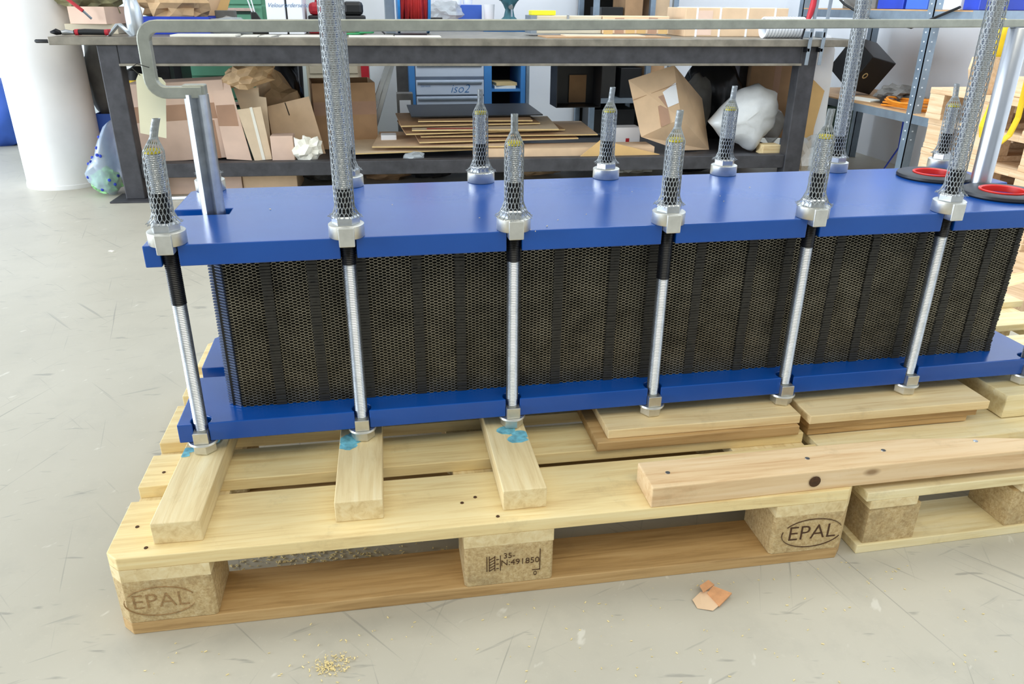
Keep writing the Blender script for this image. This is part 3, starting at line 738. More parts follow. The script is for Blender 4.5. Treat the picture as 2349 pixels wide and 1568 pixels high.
MB().tube([(-w*.3, .1, h*1.4), (-w*.25, .1, h*2), (-w*.05, .1, h*2.3)], [.022, .02, .03], 10).build('grip', 'red_plastic', t, smooth=True)
a = at(826, 60, y=3.2)
t = thing('wire_coil', 'green wire coil beside the power tool on the bench', 'wire')
t.location = (a.x, 3.2, BT)
for k in range(4): MB().tube([(.05*(k % 2)-.03+.042*math.cos(i*.4), .03*math.sin(i*.4), .006+k*.006) for i in range(16)], .005, 6, True).build('loop', 'green_wire', t)
MB().tube([(-.06, 0, .02), (0, .02, .06), (.07, .02, .05), (.12, 0, .005)], .004, 6).build('lead', 'wire_black', t)
a = at(897, 58, y=3.40)
t = thing('steel_wedge', 'upright grey steel angle beside the red cable reel', 'steel angle', (a.x, 3.40, BT)); B(-.028, 0, 0, .022, .05, .32).build('plate', 'grey_metal', t, bevel=.002); B(-.028, .05, 0, -.02, .12, .30).build('flange', 'grey_metal', t)
# cable reel
a = at(948, 30, y=3.45); R = .22
t = thing('cable_reel', 'cable reel with blue flanges and red cable on the bench', 'cable reel', (a.x, 3.50, BT))
wr = (at(984, 30, y=3.45).x-at(911, 30, y=3.45).x)/2
for s in (-1, 1): MB().cyl((s*wr, 0, R), (s*(wr-.012), 0, R), R, n=48).build('flange', 'reel_blue', t, smooth=True)
MB().cyl((-wr, 0, R), (wr, 0, R), .05, n=24).build('hub', 'black_plastic', t, smooth=True)
for k in range(14):
    x = -wr+.02+(2*wr-.04)*k/13; rr = R-.035-.008*random.random(); sk = random.uniform(-.012, .012)
    MB().tube([(x+sk*math.sin(i*.262), rr*math.cos(i*.262), R+rr*math.sin(i*.262)) for i in range(24)], .0075, 6, True).build('cable_turn', 'red_cable', t, smooth=True)
# --- papers and flat stuff on the bench
PS = [(390, 540, 'white folded drawing sheet on the bench edge near the blue tray', .0), (552, 590, 'small grey rag nearer the folded sheet on the bench edge', .05), (594, 622, 'small grey rag nearer the white boxes on the bench edge', -.05),
      (640, 735, 'white paper strip left of the netted rod on the bench', .02), (800, 905, 'cream paper sheet right of the netted rod on the bench', .03), (905, 1012, 'yellowish sheet in front of the cable reel on the bench', -.03)]
for k, (x0, x1, lb, rz) in enumerate(PS): sheet('paper_sheet', lb, 'paper', x0, x1, byb((x0+x1)/2)+.02, .16, BT+.0002, .004 if k != 0 else .008, 'paper', rz, group='papers on the bench')
sheet('black_folder', 'thin black folder on the bench below the cable reel', 'folder', 905, 980, 3.12, .14, BT, .006, 'black_plastic')
sheet('cardboard_sheet', 'flat cardboard sheets lying in front of the taped parcel on the bench', 'cardboard', 1255, 1540, byb(1400)+.02, .22, BT, .006, 'card_dark', .015, group='cardboard on the bench')
sheet('cardboard_sheet', 'upper thin cardboard piece in front of the long grey box', 'cardboard', 1300, 1480, byb(1400)+.05, .15, BT+.0063, .005, 'card_pale', -.03, group='cardboard on the bench')
sp = bx(1218, 1380, 36, 3.14, BT+.012, .16, 70); t = carton('long grey box with a metal latch on the bench', (sp[0], sp[1], BT+.0115, sp[3], sp[4], sp[5]), 'grey_box', name='long_box')
B(-sp[3]/2-.001, -.001, -.001, -sp[3]/2+.03, sp[4]+.001, sp[5]+.001).build('end_cap', 'grey_metal', t)
B(.0, -.006, sp[5]*.6, .012, -.001, sp[5]*1.08).build('latch', 'zinc', t, bevel=.001)
zt = BT+.0115+sp[5]+.0012
sp2 = bx(1220, 1275, 24, 3.2, zt, .09, 36); carton('bright yellow flat box lying on the long grey box', sp2, 'yellow_bright', name='flat_box')
sp = bx(1384, 1535, 37, 3.12, BT+.0115, .18, 60); t = carton('brown parcel wrapped in wrinkled packing tape on the bench', sp, 'card', name='taped_parcel')
w, h = sp[3], sp[5]
for k in range(6): B(-w/2+w*k/6+.004, -.001, .002, -w/2+w*(k+1)/6-.006, -.0002, h*random.uniform(.75, .98)).build('tape', random.choice(('tape_brown', 'card_gold')), t, rot=(0, random.uniform(-.04, .04), 0))
sp = bx(1572, 1806, 18, 3.10, BT, .28, 80)
t = carton('long brown carton bound with white straps on the bench', sp, 'card', name='strapped_carton'); w, h = sp[3], sp[5]
for f in (.11, .335, .60, .87): B(-w/2+w*f-.005, -.0015, 0, -w/2+w*f+.005, sp[4]+.0015, h+.002).build('strap', 'white_box', t)
B(-w/2+w*.12, -.001, h*.05, -w/2+w*.26, 0, h*.9).build('label', 'card_pink', t)
a = at(1795, 66, y=2.92); t = thing('perforated_roll', 'white perforated plastic roll lying on the bench at the right', 'roll', (a.x, 2.92, BT+.05))
w = .105
MB().lathe([(.049, -w), (.05, -w), (.05, w), (.049, w), (.042, w), (.042, -w), (.049, -w)], 40, M=Matrix.Rotation(math.pi/2, 4, 'Y'), caps=False).build('tube_wall', 'white_box', t, smooth=True)
for k in range(12): MB().tube([(-w+.012+k*.0165, .0502*math.cos(i*.31), .0502*math.sin(i*.31)) for i in range(20)], .0013, 4, True).build('groove', 'grey_metal', t)
# clamps at the right end
for k, (px, lb, red) in enumerate(((1858, 'bar clamp with a red handle hanging at the right end of the bench', True), (1888, 'plain steel bar clamp hanging at the right end of the bench', False))):
    yy = byb(px)-.032; a = at(px, 90, y=yy); t = thing('bar_clamp', lb, 'clamp', (a.x, yy, .62), group='clamps on the bench')
    B(-.008, -.004, 0, .008, .004, .32).build('bar', 'grey_metal', t, bevel=.001, rot=(0, .03, 0)); B(-.008, -.004, .125, .008, .07, .155).build('fixed_jaw', 'grey_metal', t, bevel=.003)
    B(-.008, -.004, .06, .008, .06, .08).build('sliding_jaw', 'grease', t, bevel=.003)
    if red:
        MB().tube([(-.03, 0, .19), (-.02, 0, .23), (-.012, 0, .27), (-.008, 0, .33)], [.008, .014, .015, .012], 10).build('handle', 'red_plastic', t, smooth=True)
        MB().cyl((-.032, 0, .19), (-.045, 0, .12), .005, n=8).build('spindle', 'grease', t)

# --- lower shelf of the bench
def lean(label, quad, Y, th, m, tape=False, group=None, name='flattened_carton', tilt=-.12, zb=SH, rib=None):
    ps = [at(*p, y=Y) for p in quad]; cx = sum(p.x for p in ps)/len(ps); zmin = min(p.z for p in ps)
    t = thing(name, label, 'carton', (cx, Y, zb), group=group)
    poly = [(p.x-cx, p.z-zmin) for p in ps]
    MB().prism(poly, -th, 0, M=Matrix.Rotation(math.pi/2, 4, 'X')).build('panel', m, t, rot=(tilt, 0, 0))
    if rib:
        rp = [at(*p, y=Y) for p in rib]
        MB().prism([(p.x-cx, p.z-zmin) for p in rp], .0006, .0016, M=Matrix.Rotation(math.pi/2, 4, 'X')).build('tape', tape or 'tape_brown', t, rot=(tilt, 0, 0))
    return t
G1 = 'flattened cartons on the lower shelf'
sp = bx(296, 522, 188, 3.10, SH, .20, 370); sp = (sp[0]+.02, sp[1], sp[2], sp[3], sp[4], sp[5])
t = carton('large pinkish carton with brown tape bands on the lower shelf at the left', sp, 'card_pink', tape='h', ry=-.05)
w, h = sp[3], sp[5]; B(w*.27, -.001, 0, w*.34, 0, h*.5).build('tape', 'tape_brown', t)
lean('tall pale carton panel leaning beside the large pinkish carton', [(520, 365), (476, 188), (520, 183), (578, 368)], 3.06, .006, 'card_pink', group=G1, rib=[(500, 290), (492, 243), (534, 241), (546, 290)])
lean('narrow grey-brown carton with a white tape line on the lower shelf', [(584, 368), (541, 252), (596, 245), (624, 365)], 3.05, .008, 'card_pale', 'paper', rib=[(602, 366), (570, 247), (576, 246), (609, 366)])
lean('pink carton panel behind the narrow carton on the lower shelf', [(590, 360), (532, 203), (590, 201), (592, 222), (608, 224), (625, 360)], 3.14, .006, 'card_pale')
lean('open slotted carton leaning in the middle of the lower shelf', [(632, 365), (612, 255), (708, 232), (748, 362)], 3.20, .010, 'card', 'dark_void', rib=[(663, 276), (652, 246), (654, 246), (665, 275)])
sp = bx(622, 674, 312, 3.02, SH, .10, 365); carton('small square carton with a pen mark on the lower shelf', sp, 'card_pink')
a = at(580, 180, y=3.16); heap('kraft_paper', 'big crumpled kraft paper lying on top of the shelf cartons', 'paper', a.x, 3.17, SH+.34, (.26, .22, .125), 'kraft', 11, .42, 2.2, rot=(0, -.25, .1))
a = at(705, 352, y=2.99); heap('white_paper_ball', 'crumpled white paper between the cartons on the lower shelf', 'paper', a.x, 3.0, SH, (.13, .08, .13), 'paper', 13, .5, 2.5)
a = at(655, 250, y=3.45); heap('brown_sack', 'dark brown paper sack behind the slotted carton', 'sack', a.x-.04, 3.42, SH, (.28, .22, .42), 'kraft', 15, .3, 1.8)
a = at(690, 215, y=3.60); heap('black_bag', 'black plastic bag behind the brown sack under the bench', 'bag', a.x-.10, 3.64, SH, (.24, .10, .52), 'black_bag', 17, .3, 2.0, 3, False)
a = at(430, 180, y=3.5); heap('grey_rag', 'dark grey rag on top of the large pinkish carton', 'rag', a.x-.03, 3.2, sp[2]+sp[5]*0+.475, (.16, .10, .085), 'grey_cloth', 19, .4, 2.5)
a = at(318, 180, y=3.45); t = thing('yellow_black_drum', 'black and yellow cable drum behind the left bench leg', 'drum', (a.x, 3.46, SH))
MB().lathe([(.07, 0), (.075, .02), (.075, .30), (.06, .37), (.0, .39)], 24, caps=False).build('body', 'card_dark', t, smooth=True); MB().lathe([(.0765, .325), (.0765, .355)], 24, caps=False).build('band', 'yellow', t, smooth=True); MB().lathe([(.074, .356), (.06, .40), (0, .425)], 24, caps=False).build('lid', 'black_plastic', t, smooth=True)
sp = bx(760, 868, 190, 3.35, SH+.03, .30, 312); t = carton('open dark brown carton with a tape band under the bench behind the netted rod', (sp[0]-.05, 3.35, SH+.0, sp[3]+.08, .32, sp[5]+.03), 'card_dark', rz=.12, tape='h', open_top=True)
for k, (x0, x1) in enumerate(((898, 870), (912, 890))):
    p0 = at(x0, 140, y=3.68); p1 = at(x1-6, 245, y=3.62)
    tag(MB().box(-.014, -.014, 0, .014, .014, (p0-p1).length+.25).build('aluminium_profile', 'alu', loc=(p1.x-.09, 3.56+.06*k, SH+.005), rot=(0, math.atan2(p0.x-p1.x, p0.z-p1.z), 0), bevel=.002), ('left' if k == 0 else 'right')+' one of two aluminium profiles leaning under the bench', 'profile', 'aluminium profiles')
sp = bx(872, 908, 268, 3.2, SH, .10, 290); carton('small white foam block beside the flat cardboard pile', (sp[0], 3.2, SH, sp[3], .08, .09), 'white_box', name='foam_block', cat='foam block')
# pile of flat cardboard
FL = [(805, 1085, 3.02, .030, .09, 'card_pale', 'lowest pale cardboard sheet jutting out at the left of the pile'), (850, 1180, 3.0, .055, -.10, 'card', 'bent cardboard sheet with a tan edge near the pile bottom'),
      (960, 1330, 3.04, .075, .05, 'card_dark', 'brown cardboard sheet in the lower half of the pile'), (965, 1370, 3.08, .092, -.03, 'card', 'long cardboard sheet in the middle of the pile'), (930, 1300, 3.10, .110, .08, 'card_dark', 'dark cardboard sheet above the pile middle'),
      (945, 1280, 3.06, .126, -.06, 'card_pale', 'pale cardboard sheet with a red print near the pile top'), (920, 1240, 3.14, .142, .04, 'card_dark', 'upper brown cardboard sheet of the pile'), (960, 1220, 3.16, .158, -.05, 'card_dark', 'second cardboard sheet from the top of the pile'),
      (945, 1245, 3.22, .176, .02, 'black_plastic', 'black corrugated sheet on top of the cardboard pile')]
for k, (x0, x1, Y, dz, rz, m_, lb) in enumerate(FL):
    o = sheet('cardboard_sheet', lb, 'cardboard', x0, x1, Y, .42, SH+dz, .006, m_, rz, py=300, rx=.025, group='flat cardboard pile')
    a = at(x0, 300, y=Y); c_ = at(x1, 300, y=Y); w = (c_.x-a.x)/2
    if m_ != 'black_plastic': B(-w, -.0012, -.0002, w, .0002, .0062).build('cut_edge', 'card_edge', o)
    if k == 5: B(-w*.8, .02, .0061, -w*.1, .05, .0066).build('red_print', 'red_plastic', o)
sheet('cardboard_tray', 'shallow brown cardboard tray lying at the front of the shelf right of the pile', 'cardboard', 1090, 1500, 2.94, .16, SH, .05, 'card', -.03, py=330)
lean('triangular torn cardboard flap at the shelf front', [(1325, 355), (1380, 312), (1515, 345), (1500, 352)], 2.90, .006, 'card_gold', tilt=-.1)
a = at(950, 352, y=2.96); heap('clear_film_scrap', 'scrap of clear film at the shelf front below the cardboard pile', 'film', a.x, 2.97, SH, (.11, .06, .05), 'clear_film', 23, .5, 2.2, 2)
sp = bx(1268, 1368, 172, 3.45, SH+.19, .25, 238)
t = carton('open dark box lying on its side behind the cardboard pile', (sp[0], 3.30, SH+.20, sp[3], .25, sp[5]), 'black_plastic', open_top=True, rx=0); t.rotation_euler = (math.pi/2, 0, 0); t.location = (sp[0], 3.52, SH+.20)
B(-.02, .01, .012, .08, .16, .016).build('panel', 'card_dark', t)
sp = bx(1412, 1470, 293, 3.12, SH+.05, .12, 330); t = carton('white printed carton with a red mark beside the tilted box', (sp[0], 3.13, SH, sp[3], .1, sp[5]+.05), 'white_box'); B(-.01, -.001, sp[5]*.5, .01, 0, sp[5]*.9).build('red_mark', 'red_plastic', t)
# tilted carton with label
q = {k: at(x_, y_, y=Y_) for k, (x_, y_, Y_) in dict(A=(1441, 190, 3.02), B=(1546, 156, 3.05), C=(1562, 278, 2.97), D=(1470, 320, 2.97), E=(1610, 232, 3.20), F=(1626, 349, 3.08), G=(1560, 351, 3.02), H=(1500, 262, 3.22)).items()}
o0 = Vector((q['G'].x, q['G'].y, SH)); dz_ = SH-min(p.z for p in q.values())+.001; o0.z = SH
t = thing('tilted_carton', 'brown carton with a white shipping label standing tilted on its corner', 'box', o0)
def rel(p): return (p.x-o0.x, p.y-o0.y, p.z+dz_-o0.z)
V_ = [rel(q[k]) for k in 'ABCDEFGH']
MB().add(V_, [(0, 3, 2, 1), (1, 2, 5, 4), (3, 6, 5, 2), (0, 1, 4, 7), (0, 7, 6, 3), (7, 4, 5, 6)]).build('shell', 'card', t)
A_, B_, C_, D_ = [Vector(V_[k]) for k in range(4)]
nf = (D_-A_).cross(B_-A_).normalized()
if nf.y > 0: nf = -nf
def onf(u, v_): return tuple((A_.lerp(B_, u)).lerp(D_.lerp(C_, u), v_)+nf*.007)
def patch(nm, us, m_, par=t): 
    ps_ = [Vector(onf(*u)) for u in us]; return MB().add([tuple(p) for p in ps_]+[tuple(p-nf*.006) for p in ps_], [tuple(range(len(ps_))), tuple(range(2*len(ps_)-1, len(ps_)-1, -1))]+[(k, (k+1) % len(ps_), len(ps_)+(k+1) % len(ps_), len(ps_)+k) for k in range(len(ps_))]).build(nm, m_, par)
patch('tape', [(.50, .45), (.72, .45), (.72, .99), (.50, .99)], 'tape_brown')
lb_ = patch('label', [(.66, .40), (.97, .32), (.98, .70), (.72, .70)], 'white_box'); patch('print', [(.82, .44), (.90, .43), (.89, .52), (.84, .52)], 'lettering_blue', lb_)
patch('fold_line', [(.0, .345), (1, .345), (1, .352), (.0, .352)], 'card_dark')
me, pb = blob([(1624, 292), (1655, 258), (1700, 216), (1740, 201), (1772, 222), (1780, 262), (1765, 300), (1740, 330), (1716, 357), (1692, 338), (1650, 325)], 3.02, .24, 3, .014, zb=SH)
tag(link('foam_bag', me, 'foam_film', loc=pb), 'large whitish foam film bundle on the shelf right of the tilted carton', 'foam film')
me, pb = blob([(1745, 240), (1775, 222), (1792, 260), (1788, 300), (1770, 330), (1750, 300)], 3.12, .12, 5, .02, zb=SH)
tag(link('clear_film_wad', me, 'clear_film', loc=pb), 'wad of clear film beside the foam bundle at the shelf end', 'film')
a = at(1640, 230, y=3.4); heap('black_bag', 'black plastic bag behind the tilted carton under the bench', 'bag', a.x, 3.46, SH, (.34, .2, .50), 'black_bag', 31, .3, 2.0, 3, False)
a = at(1590, 230, y=3.4); heap('grey_bag', 'grey plastic bag squeezed behind the tilted carton', 'bag', a.x-.02, 3.30, SH, (.16, .16, .40), 'grey_cloth', 33, .25, 2.0, 3, False)
sp = bx(1700, 1795, 165, 3.52, SH, .2, 300); carton('brown carton with an open flap at the right end of the lower shelf', (sp[0]+.01, 3.44, SH, sp[3], .2, .50), 'card_dark', rz=-.2, tape='v')
sp = bx(1736, 1776, 330, 2.97, SH, .09, 356); carton('small wooden block at the right end of the shelf front', (sp[0], 2.90, SH, sp[3], .08, .05), 'pine_pale', name='wood_block', cat='wood block')
# under the lower shelf, on the floor
sp = bx(320, 545, 405, 3.05, 0, .25); carton('pinkish carton lying on the floor under the bench at the left', (at(430, 420, y=3.05).x, 3.05, 0, .52, .25, .095), 'card_pink', rz=.03)
carton('brown flat carton on the floor under the bench beside the pinkish one', (at(620, 420, y=3.06).x, 3.06, 0, .27, .25, .09), 'card', rz=-.04)
MBt = tag(MB().cyl((0, 0, .008), (.26, .01, .008), .008, n=10).build('white_pipe', 'white_box', loc=(at(405, 447, z=0).x, 2.93, 0), smooth=True), 'thin white pipe on the floor under the bench', 'pipe')
for k, (px, s, m_, lb) in enumerate(((740, .20, 'grey_cloth', 'grey rag bundle on the floor under the bench left'), (890, .26, 'card_dark', 'brown paper scrap on the floor under the bench'), (990, .24, 'black_bag', 'black bag on the floor under the bench middle'), (1230, .3, 'kraft', 'kraft paper scraps on the floor under the bench right'), (1450, .3, 'paper', 'white paper scraps on the floor under the tilted carton'), (1580, .28, 'black_bag', 'flat black bag on the floor under the foam bundle'))):
    a = at(px, 400, y=3.3); heap('floor_scrap', lb, 'scrap', a.x, 3.32, 0, (s, .2, .085), m_, 40+k, .4, 2.5)
# plastic bag with green scraps beside the left leg
me, pb = blob([(252, 268), (262, 300), (272, 350), (280, 420), (268, 440), (235, 432), (206, 412), (196, 392), (206, 368), (222, 345), (228, 315), (240, 280)], 3.10, .22, 11, .008, zb=0)
t = thing('plastic_bag', 'clear bluish plastic bag with green scraps on the floor beside the left bench leg', 'bag', pb)
link('film', me, 'bag_film', t); link('scraps', crumple((.13, .13, .12), 52, .4, 3.0, 3), 'scrap_green', t, loc=(-.01, 0, .012))
rs = random.Random(5); vv = [v.co.copy() for v in me.vertices if v.co.y < -.02 and .03 < v.co.z < .30]
for k in range(14):
    c_ = rs.choice(vv); MB().lathe([(.008, 0), (.006, .003), (0, .004)], 10, caps=False).build('dot', 'blue_plastic', t, loc=(c_.x, c_.y-.001, c_.z), rot=(math.pi/2, 0, 0))
heap('coat', 'dark grey coat hanging behind the left bench leg', 'coat', at(225, 180, y=3.55).x+.02, 3.58, .30, (.17, .12, .46), 'grey_cloth', 54, .25, 2.4, 3, False)
sp = bx(218, 262, 262, 3.5, 0, .2, 300); carton('blue bin behind the plastic bag', (sp[0]+.02, 3.48, 0, sp[3]+.02, .2, .34), 'blue_box', name='bin', cat='bin', open_top=True)
a = at(2, 340, z=0); heap('blue_bag', 'blue plastic sack on the floor at the far left edge', 'sack', a.x-.06, a.y+.15, 0, (.42, .35, .46), 'blue_box', 56, .25, 2.2, 3, False)

# ------------------------------------------------------------------ behind the bench
# green drawer cabinet
sp = bx(336, 616, -60, 4.25, 0, .55, 150); w = sp[3]
gc = thing('drawer_cabinet', 'green metal drawer cabinet behind the bench on the left', 'cabinet', (sp[0], 4.25, 0))
B(-w/2, 0, 0, w/2, .55, 1.02).build('body', 'green_paint', gc, bevel=.004)
for k in range(7):
    z0 = .06+k*.135; d_ = B(-w/2+.07, -.012, z0, w/2-.03, 0, z0+.125).build('drawer', 'green_paint', gc, bevel=.003)
    B(-w/2+.12, -.03, z0+.098, w/2-.08, -.012, z0+.115).build('handle', 'pink_trim', d_, bevel=.002); B(-w/2+.12, -.0135, z0+.080, w/2-.08, -.012, z0+.097).build('recess', 'crate_green', d_)
tag(B(-.055, 0, 0, .055, .25, .70).build('steel_upright_box', 'black_plastic', loc=(at(392, 170, y=3.9).x, 3.92, 0), bevel=.003), 'narrow black box standing in front of the green cabinet', 'box')
# steel pipes standing
for k in range(6):
    a = at(598+k*17, 170, y=3.95); tag(MB().cyl((0, 0, 0), (.02, .06, .70), .017, n=14).build('steel_pipe', ['alu', 'grey_metal', 'black_plastic'][k % 3], loc=(a.x, 3.90, 0), smooth=True), ['first', 'second', 'third', 'fourth', 'fifth', 'sixth'][k]+' from the left of the pipes standing behind the kraft paper', 'pipe', 'pipes behind the bench')
# beige cabinet with red post
sp = bx(702, 846, 120, 4.3, 0, .4, 190); w = sp[3]
t = thing('beige_cabinet', 'low beige cabinet with a dark red side post behind the netted rod', 'cabinet', (sp[0], 4.3, 0)); B(-w/2, 0, 0, w/2, .4, .70).build('body', 'grey_box', t, bevel=.003)
for z in (.46, .56, .66): B(-w/2+.02, -.006, z-.09, w/2-.07, 0, z-.01).build('drawer', 'grey_box', t, bevel=.002)
B(w/2-.05, -.02, 0, w/2, 0, .70).build('post', 'red_plastic', t)
# blue and white tool bench with wooden top
x0 = at(938, 150, y=4.2).x; x1 = at(1216, 150, y=4.2).x; xm = at(1112, 150, y=4.2).x; zt = at(1100, 50, y=4.2).z
tb = thing('tool_bench', 'blue tool bench with white drawers, open niche and brown wooden top behind', 'workbench', (x0, 4.2, 0))
w = x1-x0; wm = xm-x0; zt = min(zt, .80)
B(-.02, -.03, zt-.03, w, .55, zt).build('top', 'brown_wood', tb, bevel=.003)
B(0, 0, 0, .035, .5, zt-.03).build('side_panel', 'cab_blue', tb); B(wm-.005, 0, 0, wm+.045, .5, zt-.03).build('side_panel', 'cab_blue', tb); B(w-.06, 0, 0, w-.03, .5, zt-.03).build('side_panel', 'cab_blue', tb); B(w-.025, -.01, 0, w-.005, .03, zt-.03).build('upright', 'galv', tb)
B(.035, .02, 0, wm, .5, zt-.03).build('carcass', 'cab_white', tb)
for k, (z0, z1) in enumerate(((.05, .17), (.18, .335), (.345, .435), (.455, .54), (.56, .66), (.68, zt-.07))):
    d_ = B(.04, -.008, z0, wm-.008, .02, z1).build('drawer', 'cab_white', tb, bevel=.003); B(.05, -.018, z1-.022, wm-.02, -.008, z1-.010).build('handle', 'grey_metal', d_, bevel=.002)
    if k == 2:
        link('lettering', text_mesh('iso2', .075, .0004, .3), 'lettering_blue', d_, (wm*.66, -.0085, z0+.035), FRONT); link('lettering', text_mesh('Service', .022, .0004), 'lettering_blue', d_, (.10, -.0085, z0+.055), FRONT)
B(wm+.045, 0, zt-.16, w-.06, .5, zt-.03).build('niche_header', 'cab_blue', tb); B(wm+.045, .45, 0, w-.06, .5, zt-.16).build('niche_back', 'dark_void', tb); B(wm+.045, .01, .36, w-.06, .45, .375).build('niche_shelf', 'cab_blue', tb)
for k in range(2): tag(B(-.07, 0, 0, .07, .2, .018).build('magazine', 'card_edge' if k else 'paper', loc=(x0+wm+.14+.01*k, 4.24, .3755+k*.0185), rot=(0, 0, .1*k)), ('upper' if k else 'lower')+' magazine lying in the niche of the blue tool bench', 'magazine', 'magazines in the niche')
tz = zt+.0005; TY = 4.30
a = at(1022, 40, y=TY); heap('plastic_bag', 'crumpled clear plastic bag on the wooden top of the tool bench', 'bag', a.x, TY+.05, tz, (.22, .16, .12), 'clear_film', 61, .45, 2.4)
a = at(1000, 45, y=TY-.06); tag(B(-.04, 0, 0, .04, .05, .022).build('tape_cassette', 'black_plastic', loc=(a.x, TY-.08, tz), bevel=.002), 'small dark box in front of the plastic bag on the tool bench', 'box')
sp = bx(1062, 1100, 11, TY, tz, .14, 46); t = carton('blue carton with a white lid on the wooden tool bench', (sp[0], TY+.08, tz, sp[3]+.05, .12, sp[5]), 'blue_box')
a = at(1122, 46, y=TY); tag(MB().lathe([(.030, 0), (.036, .10), (.034, .10), (.028, .006), (0, .006)], 24, caps=False).build('plastic_cup', 'white_box', loc=(a.x, TY, tz), smooth=True), 'white plastic cup on the wooden tool bench', 'cup')
a = at(1066, 4, y=TY); 
for k, px in enumerate((1052, 1078)): tag(MB().lathe([(.03, 0), (.03, .03), (.02, .04), (.02, .06), (0, .06)], 18, caps=False).build('white_jar', 'white_box', loc=(at(px, 5, y=TY).x, TY+.13+.0*k, tz+sp[5]+.0035), smooth=True), ('left' if k == 0 else 'right')+' white jar standing on the blue carton', 'jar', 'jars on the blue carton')
a = at(1168, 44, y=TY-.05)
t = thing('bench_vise', 'teal iron vise on the wooden top of the tool bench', 'vise', (a.x, TY-.05, tz))
MB().lathe([(.055, 0), (.055, .012), (.035, .03), (.026, .07), (.04, .10), (.055, .12), (.055, .15), (0, .155)], 20, caps=False).build('base', 'teal_iron', t, smooth=True); B(-.06, -.03, .12, .06, .06, .19).build('jaw', 'teal_iron', t, bevel=.01)
MB().cyl((.005, -.07, -.0+.03), (.005, -.06, .10), .005, n=8).build('lever', 'zinc', t); MB().cyl((0, -.07, .085), (0, .05, .095), .014, n=12).build('screw', 'zinc', t)
# small dark case by the tool bench
sp = bx(914, 944, 208, 4.05, 0, .1, 245); t = carton('grey case with a white card beside the blue tool bench', (sp[0], 4.05, 0, .10, .1, .37), 'grey_cloth', name='grey_case'); B(-.035, -.001, .24, .035, 0, .33).build('card', 'white_box', t)
tag(B(-.05, 0, 0, .05, .04, .72).build('steel_sheet', 'grey_cloth', loc=(at(928, 180, y=4.4).x, 4.45, 0)), 'grey panel leaning left of the blue tool bench', 'panel')
# dark shelf rack behind at the right, with boxes
x0 = at(1362, 60, y=4.45).x; x1 = at(1566, 60, y=4.45).x; w = x1-x0
rk = thing('storage_rack', 'dark storage rack with galvanised uprights behind the parcels', 'rack', (x0, 4.45, 0))
for xx in (.0, w*.62, w*.88):
    for yy in (0, .42): B(xx, yy, 0, xx+.035, yy+.035, 1.6).build('upright', 'galv', rk)
for z in (.25, .62, 1.05, 1.5): B(0, .0, z, w+.02, .455, z+.03).build('shelf', 'grey_metal', rk)
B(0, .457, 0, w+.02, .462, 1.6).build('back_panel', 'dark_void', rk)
for k, (f0, f1, z, h, m_, lb) in enumerate(((.10, .34, .651, .22, 'black_plastic', 'black crate on the rack behind the taped parcel'), (.36, .56, .651, .30, 'card_dark', 'dark brown carton on the rack behind the taped parcel'), (.68, .86, .651, .33, 'card', 'brown carton between the rack uprights'), (.06, .30, .281, .22, 'dark_void', 'dark box on the lower rack shelf'), (.36, .60, .281, .20, 'black_plastic', 'black box on the lower rack shelf'), (.66, .86, .281, .26, 'card_dark', 'brown box at the right of the lower rack shelf'), (.06, .55, 0.001, .2, 'black_plastic', 'black tub on the floor under the rack'))):
    t = carton(lb, (x0+w*(f0+f1)/2, 4.50, z, w*(f1-f0), .3, h), m_, name='rack_box', group='boxes on the dark rack')
tag(B(0, 0, 0, .09, .05, .85).build('white_post', 'white_box', loc=(at(1585, 170, y=4.1).x, 4.1, 0)), 'white board with a red corner behind the tilted carton', 'board')
tag(B(0, 0, 0, .17, .012, .50).build('red_sign', 'red_plastic', loc=(at(1500, 150, y=4.05).x, 4.05, .12)), 'red panel behind the tilted carton', 'panel') if False else None
for k, (px0, px1, m_, lb) in enumerate(((1603, 1624, 'orange_board', 'orange-brown board standing left under the bench'), (1660, 1676, 'orange_board', 'narrow orange-brown board behind the black bag'), (1676, 1760, 'card_dark', 'wide dark brown board standing at the right under the bench'))):
    p0 = at(px0, 180, y=4.0); p1 = at(px1, 180, y=4.0); tag(B(0, 0, 0, p1.x-p0.x, .02, .78).build('board', m_, loc=(p0.x, 4.0+.05*k, 0), bevel=.002), lb, 'board', 'boards behind the bench')

# ------------------------------------------------------------------ shelf along the right wall
XF = 2.93; XR = 3.40
su = thing('metal_shelf', 'galvanised shelf unit with perforated uprights along the right wall', 'shelf', (XF, 2.18, 0))
Y2 = 1.42
for (x, y) in ((0, .25), (0, Y2), (XR-XF, .25), (XR-XF, Y2)):
    u = MB(); u.box(x, y, 0, x+.004, y+.045, 1.7); u.box(x, y, 0, x+.045, y+.004, 1.7); ub = u.build('upright', 'galv', su)
    if x == 0 and y == .25:
        for k in range(30):
            for dx, dy, rr in ((.022, -.0006, 'y'), (-.0006, .024, 'x')):
                B(x+dx-.004, y+dy-.0003, .30+k*.04, x+dx+.004, y+dy+.0003, .306+k*.04).build('slot_hole', 'hole_white', ub) if rr == 'y' else B(x+dx-.0003, y+dy-.004, .30+k*.04, x+dx+.0003, y+dy+.004, .306+k*.04).build('slot_hole', 'hole_white', ub)
for z in (.425, .878):
    B(.005, .0, z-.006, XR-XF+.045, Y2+.05, z).build('shelf_board', 'shelf_board', su)
    B(.004, .0, z-.045, .008, Y2+.05, z-.006).build('shelf_lip', 'galv', su); B(.0, -.004, z-.045, XR-XF+.045, 0, z).build('shelf_lip', 'galv', su)
LZ = .4255; UZ = .8785
a = at(1975, 140, x=3.15)
t = thing('black_speaker_box', 'black box tipped on its edge on the lower shelf', 'box', (3.12, 3.30, LZ+.068), rot=(.55, .2, .3))
